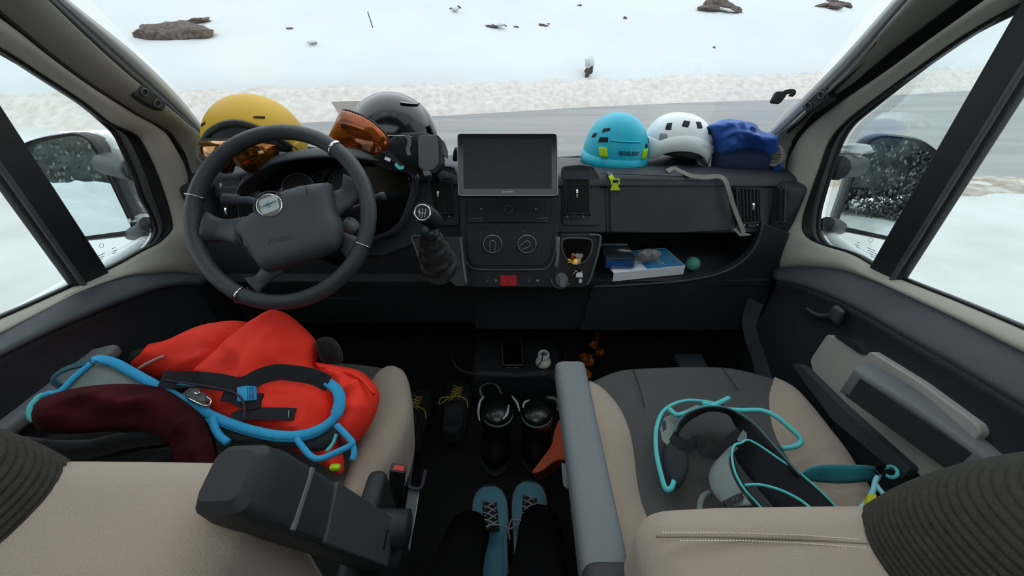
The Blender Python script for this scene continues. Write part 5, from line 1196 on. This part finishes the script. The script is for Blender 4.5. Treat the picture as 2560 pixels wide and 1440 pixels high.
prism('buckle_block', hp(rpoly([(480,988),(505,978),(525,990),(528,1008),(500,1004)], 4), .018), .012, PLUG, h, nrm=JN, bevel=.002)
tube('shock_cord', hp([(430,955),(520,968),(590,982),(618,1003),(624,1030),(622,1050)], .016), .0022, M('plum_cord', '#3a2a3a', .8), h, 6)
tube('gear_loop', hp([(541,1046),(545,1070),(558,1092),(578,1108)], .010), .0075, BLUEW, h, 6)
tube('gear_loop', hp([(748,1098),(764,1120),(785,1142),(808,1147),(850,1130),(884,1112),(880,1100),(862,1080),(846,1064)], .010), .0062, BLUEW, h, 6)
tube('gear_loop', hp([(884,1112),(888,1130),(884,1150)], .006), .006, BLUEW, h, 6)
tube('gear_loop', hp([(845,1085),(835,1110),(820,1128)], .006), .0035, TEALW, h, 6)
sweep('gear_loop', hp([(240,905),(210,912),(175,922),(150,936),(138,950),(150,962),(158,968)], .004), rect(.012,.004), M('dark_teal_webbing', '#1f4a55', .8), h, 5, up=V(-.4,-.5,.7), auto=35)
tube('binding', hp([(232,910),(205,932),(180,955),(155,980),(128,985),(112,992)], .004), .005, BLUEW, h, 6)
tube('gear_loop', hp([(112,988),(98,996),(80,1020),(82,1045),(95,1050)], .002), .005, TEALW, h, 6)
prism('blue_tag', hp([(516,1048),(535,1042),(540,1062),(522,1066)], .006), .003, BLUEW, h, nrm=JN)
rbox('lime_toggle', P(838,1168,pl=HP)-V(.010,.006,.006), P(838,1168,pl=HP)+V(.010,.006,.006), .004, LIME, h)
# maroon fleece and dark clothes at the back of the seat
o = puff('maroon_fleece', [(82,1030),(105,1000),(170,975),(250,962),(340,960),(410,972),(465,1005),(510,1045),(535,1090),(545,1150),(530,1195),(440,1190),(420,1110),(300,1080),(180,1085),(95,1075)], JPL(.03), FLEECE, None, h=.04, hb=.05, rim=.05, step=.007, folds=lambda x, y: ridges(.020, 5, 16, .15, 2)(x, y)+ridges(.006, 20, 30, 1, 2)(x, y)); tag(o, 'dark maroon fleece folded at the back of the driver seat', 'fleece')
t = thing('black_trousers', 'crumpled black trousers behind the maroon fleece near the left headrest', 'trousers', V(-.6,.4,.5))
puff('trouser_body', [(-120,1060),(0,1050),(95,1048),(200,1075),(320,1070),(430,1080),(500,1115),(520,1190),(300,1230),(100,1230),(-100,1180)], JP(.05), BLACKF, t, h=.05, hb=.05, rim=.06, step=.011, folds=ridges(.018, 4, 22, .1, 6))
puff('trouser_leg', [(50,1092),(140,1100),(220,1098),(300,1082),(400,1068),(452,1078),(455,1098),(400,1112),(320,1122),(240,1142),(150,1150),(70,1140)], JPL(.02), BLACKF, t, h=.035, hb=.03, rim=.03, step=.008, folds=ridges(.008, 8, 26, .3, 3))
puff('trouser_leg', [(210,1150),(300,1130),(380,1118),(450,1120),(470,1150),(430,1185),(300,1195),(215,1185)], JP(.09), BLACKF, t, h=.03, hb=.03, rim=.03, step=.008, folds=ridges(.008, 8, 26, .2, 5))
o = puff('dark_pouch', [(330,880),(370,868),(395,872),(375,900),(340,925),(315,905)], JP(-.03), M('dark_olive_cloth', '#2a2a26', .95), None, h=.02, hb=.04, rim=.03); tag(o, 'dark olive cloth pouch between the red sleeve and left armrest', 'pouch')

# =====================================================================  PASSENGER HARNESS
h = thing('climbing_harness', 'black and turquoise climbing harness looped on the passenger seat', 'harness', V(.5,.5,.47), 'climbing harnesses')
def zp(pts, z=.50): return [P(a, b, z=z if not isinstance(z, list) else z[min(i, len(z)-1)]) for i, (a, b) in enumerate(pts)]
sweep('edge_binding', zp([(1790,1010),(1770,1005),(1720,1001),(1680,1012),(1655,1032),(1642,1066),(1639,1100),(1642,1140),(1652,1185),(1664,1222),(1678,1220),(1685,1203)], .515), circ(.0055,8,.004), TEALW, h, 6)
tube('tube_end', zp([(1822,995),(1790,1010),(1745,1024),(1706,1036),(1688,1036),(1673,1022)], .530), .0058, TEALW, h, 6)
tube('gear_loop', zp([(1755,1006),(1800,1020),(1850,1026),(1902,1026),(1940,1041),(1975,1070),(1998,1092),(2002,1106),(1988,1116),(1955,1121)], [.535,.53,.525,.53,.535,.53,.525,.52,.515,.51]), .0055, TEALW, h, 6)
e1 = zp([(1686,1080),(1698,1052),(1722,1030),(1770,1016),(1825,1022),(1880,1055),(1930,1108),(1972,1155),(2002,1188)], .552); e2 = zp([(1690,1088),(1706,1062),(1735,1040),(1775,1025),(1822,1034),(1846,1072),(1874,1112),(1925,1160),(1992,1200)], .50)
loftc('waist_belt', [e1, mid(e1, e2, .5), e2], WEB, h, n=5, across=2, solid=.004)
sweep('belt_piping', e1, circ(.0022,6), M('dull_teal_piping', '#3f6f74', .8), h, 5)
prism('mesh_panel', zp([(1662,1042),(1700,1030),(1745,1010),(1752,1022),(1715,1038),(1690,1062),(1680,1100),(1668,1112),(1655,1100),(1650,1070)], .512), .005, GFOAM, h, nrm=V(0,0,1), bevel=.001)
prism('panel_slot', zp([(1655,1055),(1664,1050),(1666,1070),(1658,1078)], .5135), .001, BK, h, nrm=V(0,0,1))
puff('leg_pad', [(1662,1112),(1690,1118),(1712,1130),(1722,1160),(1712,1200),(1690,1222),(1668,1200),(1655,1150)], (V(.35,.5,.50), V(0,0,1)), DGF, h, h=.014, hb=.01, rim=.02, step=.006)
strap('leg_webbing', zp([(1678,1092),(1700,1104),(1718,1118),(1735,1105),(1750,1102),(1756,1122),(1770,1134),(1790,1132),(1812,1115),(1835,1092),(1852,1082)], [.515,.52,.515,.525,.53,.52,.515,.52,.53,.54,.545]), .022, .003, WEB, h, up=V(0,-.6,.8))
prism('webbing_fold', zp([(1843,1098),(1858,1074),(1868,1084),(1868,1100),(1846,1104)], .55), .004, PLUG, h, nrm=V(0,-.3,1).normalized(), bevel=.001)
a1 = zp([(1853,1107),(1838,1112),(1831,1125),(1830,1145),(1838,1182),(1860,1222),(1890,1256),(1925,1292)], [.56,.56,.56,.56,.555,.55,.54,.53]); a2 = zp([(1853,1107),(1870,1100),(1900,1115),(1945,1146),(1995,1180),(2045,1222),(2085,1262),(2120,1300)], [.56,.56,.555,.55,.54,.53,.52,.51])
inn = [p.lerp(q, .5)+V(0,0,-.055) for p, q in zip(a1, a2)]
loftc('leg_loop', [a1, mid(a1, inn, .55, 0), inn], BLACKF, h, n=5, across=2, solid=.003); loftc('leg_loop', [a2, mid(a2, inn, .55, 0), inn], WEB, h, n=5, across=2, solid=.003)
sweep('loop_piping', a1, circ(.0026,6), TEALW, h, 5); sweep('loop_piping', a2, circ(.0026,6), TEALW, h, 5)
o1 = zp([(1826,1114),(1800,1140),(1780,1165),(1772,1192),(1778,1222),(1795,1248),(1815,1268)], .535); o2 = zp([(1840,1114),(1826,1130),(1822,1150),(1828,1180),(1843,1212),(1860,1238),(1880,1262)], .555)
loftc('foam_front', [o1, mid(o1, o2, .5), o2], GFOAM, h, n=5, across=2, solid=.006)
sweep('foam_band', zp([(1812,1262),(1835,1250),(1858,1240),(1862,1246)], .552), rect(.012,.004), BK, h, 3, up=V(0,-.3,1), auto=35)
text('size_lettering', 'P 1', lambda x, y: P(1838+x*900, 1248-y*900-x*260, z=.557), RUBG, h, size=.014)
tube('leg_piping', zp([(1862,1213),(1900,1212),(1950,1225),(2000,1250),(2040,1282)], .545), .0028, TEALW, h, 6)
tube('grey_loop', zp([(1752,1292),(1750,1262),(1760,1240),(1775,1232)], .50), .006, GFOAM, h, 5)
w1 = zp([(2003,1190),(2020,1174),(2050,1165),(2110,1163),(2170,1165),(2200,1172)], [.53,.545,.55,.55,.55,.545]); w2 = zp([(2005,1196),(2030,1203),(2060,1207),(2110,1209),(2160,1205),(2196,1200)], .52)
loftc('rise_webbing', [w1, mid(w1, w2, .5), w2], M('petrol_webbing', '#1f6a74', .8, bump=.3, bs=700, kind='weave', col2='#2f8f98', vs=14), h, n=5, across=2, solid=.003)
prism('rise_buckle', zp(rpoly([(2188,1172),(2208,1156),(2218,1166),(2200,1188)], 3), .56), .008, GLOSSBK, h, nrm=V(0,-.3,1).normalized(), bevel=.001)
tube('rise_loop', zp([(2205,1172),(2228,1166),(2242,1175),(2243,1188),(2230,1194),(2214,1188)], .55), .0035, TEALW, h, 6)
PB = M('pale_blue_cord', '#86c3d4', .8)
tube('haul_loop', zp([(2198,1186),(2188,1205),(2184,1225),(2172,1248),(2152,1272),(2138,1288)], .55), .0045, PB, h, 6)
tube('haul_loop', zp([(2190,1212),(2202,1228),(2220,1248),(2232,1266)], .55), .0045, PB, h, 6)
prism('lime_band', zp(rpoly([(2170,1234),(2192,1236),(2190,1276),(2167,1280)], 4), .57), .014, M('yellow_green_band', '#b8bd1e', .6), h, nrm=V(0,0,1), bevel=.002)
# =====================================================================  FLOOR
CON = thing('floor_console', 'black low centre console on the floor with card slot and cup tray', 'console', V(.02,1.22,0))
rbox('console_body', (-.16,1.06,.0), (.20,1.5,.20), .03, BK, CON)
sweep('tray_rim', [P(a, b, z=.215) for a, b in [(1128,885),(1140,915),(1165,930),(1215,938),(1280,940),(1350,938),(1392,928),(1410,905),(1416,880)]], circ(.005,6), DASH2, CON, 6)
rbox('card_slot', P(1256,915,z=.21)-V(0,0,.03), P(1306,848,z=.21)+V(0,0,.005), .004, GLOSSBK, CON)
for pts in ([(1254,848),(1256,880),(1258,914)], [(1303,842),(1305,875),(1307,908)], [(1266,918),(1280,920),(1297,918)]):
    tube('slot_edge', [P(a, b, z=.222) for a, b in pts], .0018, RUBG, CON, 3, sides=6)
cb = tube('charging_cable', [P(a, b, z=z_) for a, b, z_ in [(1196,856,.26),(1215,890,.24),(1245,915,.225),(1290,930,.22),(1330,925,.22),(1352,905,.24),(1358,880,.30)]], .0022, WEB, None, 6, sides=6); tag(cb, 'thin black cable curling across the floor console to the white bottle', 'cable')
b0 = P(1359, 918, z=.205)
bt = thing('white_bottle', 'open white bottle neck standing in the floor console tray', 'bottle', b0)
def lathe(name, c, prof, mat, parent, n=28):
    vs = [c+V(r*math.cos(2*math.pi*j/n), r*math.sin(2*math.pi*j/n), z) for r, z in prof for j in range(n)]
    fs = [(i*n+j, i*n+(j+1) % n, (i+1)*n+(j+1) % n, (i+1)*n+j) for i in range(len(prof)-1) for j in range(n)]
    return mk(name, vs, fs, mat, parent, True, auto=50)
b0 = b0+V(0,.02,0)
lathe('bottle_body', b0, [(.001,0),(.028,0),(.030,.006),(.029,.016),(.024,.026),(.021,.030),(.0225,.034),(.0225,.050),(.020,.054),(.0165,.054),(.015,.045),(.015,.02)], M('off_white_bottle', '#dfe2da', .5), bt)
lathe('bottle_bore', b0, [(.0149,.045),(.0149,.030),(.001,.028)], M('blue_grey_bore', '#6d8a99', .3), bt)
# orange crumpled things in the right footwell
ORG = M('crinkled_orange_foil', '#b4601c', .35, bump=1, bs=40, col2='#5a2c12', vs=25)
t = thing('orange_gloves', 'crumpled orange work gloves half hidden in the dark footwell behind the armrest', 'gloves', P(1465,925,z=.12))
for i, (x, y, w, hh) in enumerate([(1462,895,30,26),(1474,905,16,30),(1458,928,26,24),(1470,935,14,14),(1485,862,26,24),(1492,838,14,10),(1500,880,16,20)]):
    p = P(x, y, z=.16+.02*(i > 3)); k = (p-CAM).length/F; rock_mesh('glove_finger', p, (w/2*k, .02, hh/2*k), t, ORG, i+2, .4*i, .5)
o = rbox('grey_block', P(1705,915,z=.10)-V(.02,.02,.0), P(1745,905,z=.10)+V(.02,.03,.02), .004, PLUG, None); tag(o, 'small grey block lying in the passenger footwell beyond the seat', 'block')

# shoes
def shoe(label, toe, ang, L, w, hgt, up_m, sole_m, lace_m, loose=0, group=None, cat='shoe', name='lace_up_shoe', shaft=0, nl=8, gloss=None):
    """toe = 3D position of the toe tip on the floor; ang = heading of the toe from +Y, degrees"""
    rz = Matrix.Rotation(R(ang), 3, 'Z'); org = Vector(toe)-rz @ V(0, L, 0)
    t = thing(name, label, cat, org+rz @ V(0,L/2,0), group)
    def T(x, y, z): return org+rz @ V(x, y, z)
    sec = [(0,.30,.55),(.03,.62,.98),(.12,.74,1.0+shaft),(.25,.76,.95+shaft),(.38,.80,.92+shaft*.8),(.48,.86,.95),(.60,.96,.80),(.72,1.0,.62),(.83,.96,.50),(.92,.78,.42),(.975,.50,.34),(1.0,.16,.22)]
    vs = []; fs = []; m = 22
    for s, ww, hh in sec:
        for j in range(m):
            a = math.pi*j/(m-1); cx = math.cos(a); sz = math.sin(a)**.62
            z = .018+(hgt*hh-.018)*sz
            if .08 < s < .46 and abs(cx) < .70: z = .035+.01*abs(cx)
            vs.append(T(w/2*ww*(abs(cx)**.8*math.copysign(1, cx)), L*s, z))
    for i in range(len(sec)-1):
        for j in range(m-1): q = i*m+j; fs.append((q, q+1, q+m+1, q+m))
    fs += [tuple(range(m)), tuple((len(sec)-1)*m+j for j in range(m))]
    mk('upper', vs, fs, up_m, t)
    out = [(s, ww*1.06) for s, ww, _ in sec]
    pts = [T(w/2*ww, L*(s*1.02-.005), 0) for s, ww in out]+[T(-w/2*ww, L*(s*1.02-.005), 0) for s, ww in reversed(out)]
    prism('sole', [p+V(0,0,.026) for p in pts], .026, sole_m, t, nrm=V(0,0,1), bevel=.003)
    prism('tongue', [T(-.023,L*.43,hgt*1.0), T(.023,L*.43,hgt*1.0), T(.021,L*.76,hgt*.63), T(-.021,L*.76,hgt*.63)], .006, BLACKF, t)
    for i in range(nl):
        s = .47+.28*i/(nl-1); z = hgt*(1.0-.38*(s-.45)/.3)+.004
        x = .020; d = .012*(-1)**i
        tube('lace', [T(-x, L*s-d, z-.004), T(0, L*s, z+.003), T(x, L*s+d, z-.004)], .0025, lace_m, t, 3, sides=6)
    if loose:
        tube('lace', [T(0,L*.47,hgt+.006), T(-.02,L*.44,hgt+.012), T(-.05,L*.46,hgt+.002), T(-.055,L*.40,hgt-.012), T(-.02,L*.44,hgt+.008)], .0025, lace_m, t, 5, sides=6)
        tube('lace', [T(0,L*.47,hgt+.006), T(.02,L*.45,hgt+.014), T(.045,L*.43,hgt+.0), T(.05,L*.36,hgt-.02)], .0025, lace_m, t, 5, sides=6)
    return t, T
BLS = M('blue_suede', '#3f7585', .9, bump=.5, bs=400, var=.08, sheen=.3); LAC = M('grey_lace', '#7d7f88', .9); YLAC = M('yellow_lace', '#9c8030', .8); SOLE = M('dark_rubber_sole', '#17191a', .8)
BSH = M('black_nubuck', '#191b1d', .85)
person = thing('person', 'person in black trousers standing in the aisle, only the hems above blue shoes visible', 'person', V(-.02,.45,0))
tL, TL = shoe('', P(1222,1224,z=.04), 6, .29, .108, .085, BLS, SOLE, LAC, 1, name='shoe')
tR, TR_ = shoe('', P(1324,1212,z=.04), -3, .29, .108, .085, BLS, SOLE, LAC, 1, name='shoe')
for s_ in (tL, tR):
    s_.parent = person; s_.location = s_.location-person.location
    for k in ('label', 'category'):
        if k in s_: del s_[k]
# trousers: legs seated behind the camera position, one continuous skin
def skin_body(name, pts, edges, radii, mat, parent, root=0, sub=2):
    org = worigin(parent); me = bpy.data.meshes.new(name); me.from_pydata([Vector(p)-org for p in pts], edges, []); me.materials.append(mat)
    o = bpy.data.objects.new(name, me); COL.objects.link(o); o.parent = parent
    o.modifiers.new('skin', 'SKIN').use_smooth_shade = True
    me.skin_vertices[0].data[root].use_root = True
    for i, r_ in enumerate(radii): me.skin_vertices[0].data[i].radius = r_ if isinstance(r_, tuple) else (r_, r_)
    s_ = o.modifiers.new('sub', 'SUBSURF'); s_.levels = sub; s_.render_levels = sub
    return o
TRO = M('black_trouser_cloth', '#050506', 1, bump=.4, bs=300, spec=.1)
skin_body('trousers', [(-.02,-.36,.52),(-.10,-.30,.53),(-.10,.0,.55),(-.10,.22,.52),(-.12,.40,.28),(-.125,.55,.09),(-.12,.585,.045),(.05,-.30,.53),(.035,.0,.55),(.03,.22,.52),(.06,.41,.28),(.082,.57,.09),(.078,.60,.045),(-.02,-.40,.72),(-.02,-.42,.92)],
    [(0,1),(1,2),(2,3),(3,4),(4,5),(5,6),(0,7),(7,8),(8,9),(9,10),(10,11),(11,12),(0,13),(13,14)],
    [.14,.085,.070,.062,.060,.066,.068,.085,.070,.062,.060,.066,.068,(.17,.11),(.18,.12)], TRO, person)
# black trail shoes with yellow laces
shoe('black shoe with yellow laces on the floor beside the driver seat rail', P(1055,985,z=.05), 2, .28, .10, .09, BSH, SOLE, YLAC, 1, 'black shoes with yellow laces')
shoe('black shoe with yellow laces next to the shiny black boots', P(1152,962,z=.05), 0, .28, .105, .09, BSH, SOLE, YLAC, 1, 'black shoes with yellow laces')
# glossy black boots, toes towards the viewer
PAT = M('glossy_boot_leather', '#101414', .34, coat=.25, bump=.2, bs=30)
RIMW = M('pale_boot_piping', '#9a9c9b', .4)
def boot(label, top, foot, loop, pipes):
    """tall boot standing with its padded glossy tongue end up"""
    top = Vector(top); foot = Vector(foot)
    t = thing('black_boot', label, 'boot', foot, 'glossy black boots')
    rows = []
    for s, rx, ry in ((0,.050,.075),(.06,.056,.082),(.25,.052,.070),(.45,.048,.056),(.65,.050,.054),(.8,.053,.055),(.90,.050,.050),(.96,.038,.038),(1.0,.012,.012)):
        c = foot.lerp(top, s); rows.append([c+V(rx*math.cos(2*math.pi*j/20), ry*math.sin(2*math.pi*j/20)-(.03 if s < .3 else 0), 0) for j in range(20)])
    loft('boot_upper', rows, PAT, t, N=36, closed=True, caps=True, sm=2, across=3)
    prism('sole', [foot+V(.058*math.cos(a*math.pi/12), .10*math.sin(a*math.pi/12)-.03, .0) for a in range(24)], .022, SOLE, t, nrm=V(0,0,1), bevel=.003)
    sweep('pull_loop', [P(a, b, z=z_) for a, b, z_ in loop], circ(.010,8,.004), PAT, t, 5)
    for p_ in pipes: sweep('side_piping', [P(a, b, z=z_) for a, b, z_ in p_], rect(.007,.003), RIMW, t, 5, up=V(0,-.3,1), auto=35, scale=lambda s: .5+.5*math.sin(s*math.pi))
    sweep('cuff_edge', [top+V(.047*math.cos(a*math.pi/10), .047*math.sin(a*math.pi/10), -.028) for a in range(20)], circ(.004,6), RUBG, t, 1, True)
    return t
boot('glossy black boot with a tall pull loop, right of the yellow-laced shoe', P(1244,1022,z=.27), P(1240,1105,z=.022), [(1212,1000,.25),(1202,975,.27),(1220,962,.28),(1240,966,.28),(1252,990,.26)], [[(1199,1052,.27),(1196,1030,.27),(1200,1005,.27),(1210,990,.27)], [(1257,1048,.285),(1268,1034,.285),(1272,1012,.285)]])
boot('glossy black boot beside the passenger armrest, leaning on the orange bag', P(1342,1024,z=.27), P(1340,1105,z=.022), [(1362,1000,.26),(1370,996,.27),(1385,998,.27),(1396,1012,.26),(1398,1030,.25)], [[(1280,990,.27),(1293,1008,.27),(1299,1028,.27)], [(1308,1020,.28),(1311,1007,.28),(1324,1000,.28)]])
OB = M('burnt_orange_bag', '#b5502a', .8, var=.1, bump=.3, bs=200)
op = (V(.11,.86,.17), V(-.15,-.35,.92).normalized())
o = prism('orange_bag', [P(x, y, pl=op) for x, y in smooth2([(1386,1078),(1402,1045),(1440,1042),(1450,1100),(1440,1150),(1395,1150),(1352,1178),(1330,1180),(1352,1150),(1378,1112)], 4)], .12, OB, None, nrm=op[1], bevel=.006); tag(o, 'burnt orange bag on the floor beside the passenger seat, right of the boots', 'bag')
sweep('bag_seam', [P(x, y, pl=op)+op[1]*.001 for x, y in [(1404,1055),(1412,1072),(1424,1086)]], circ(.0015, 6), RUB, o, 4)
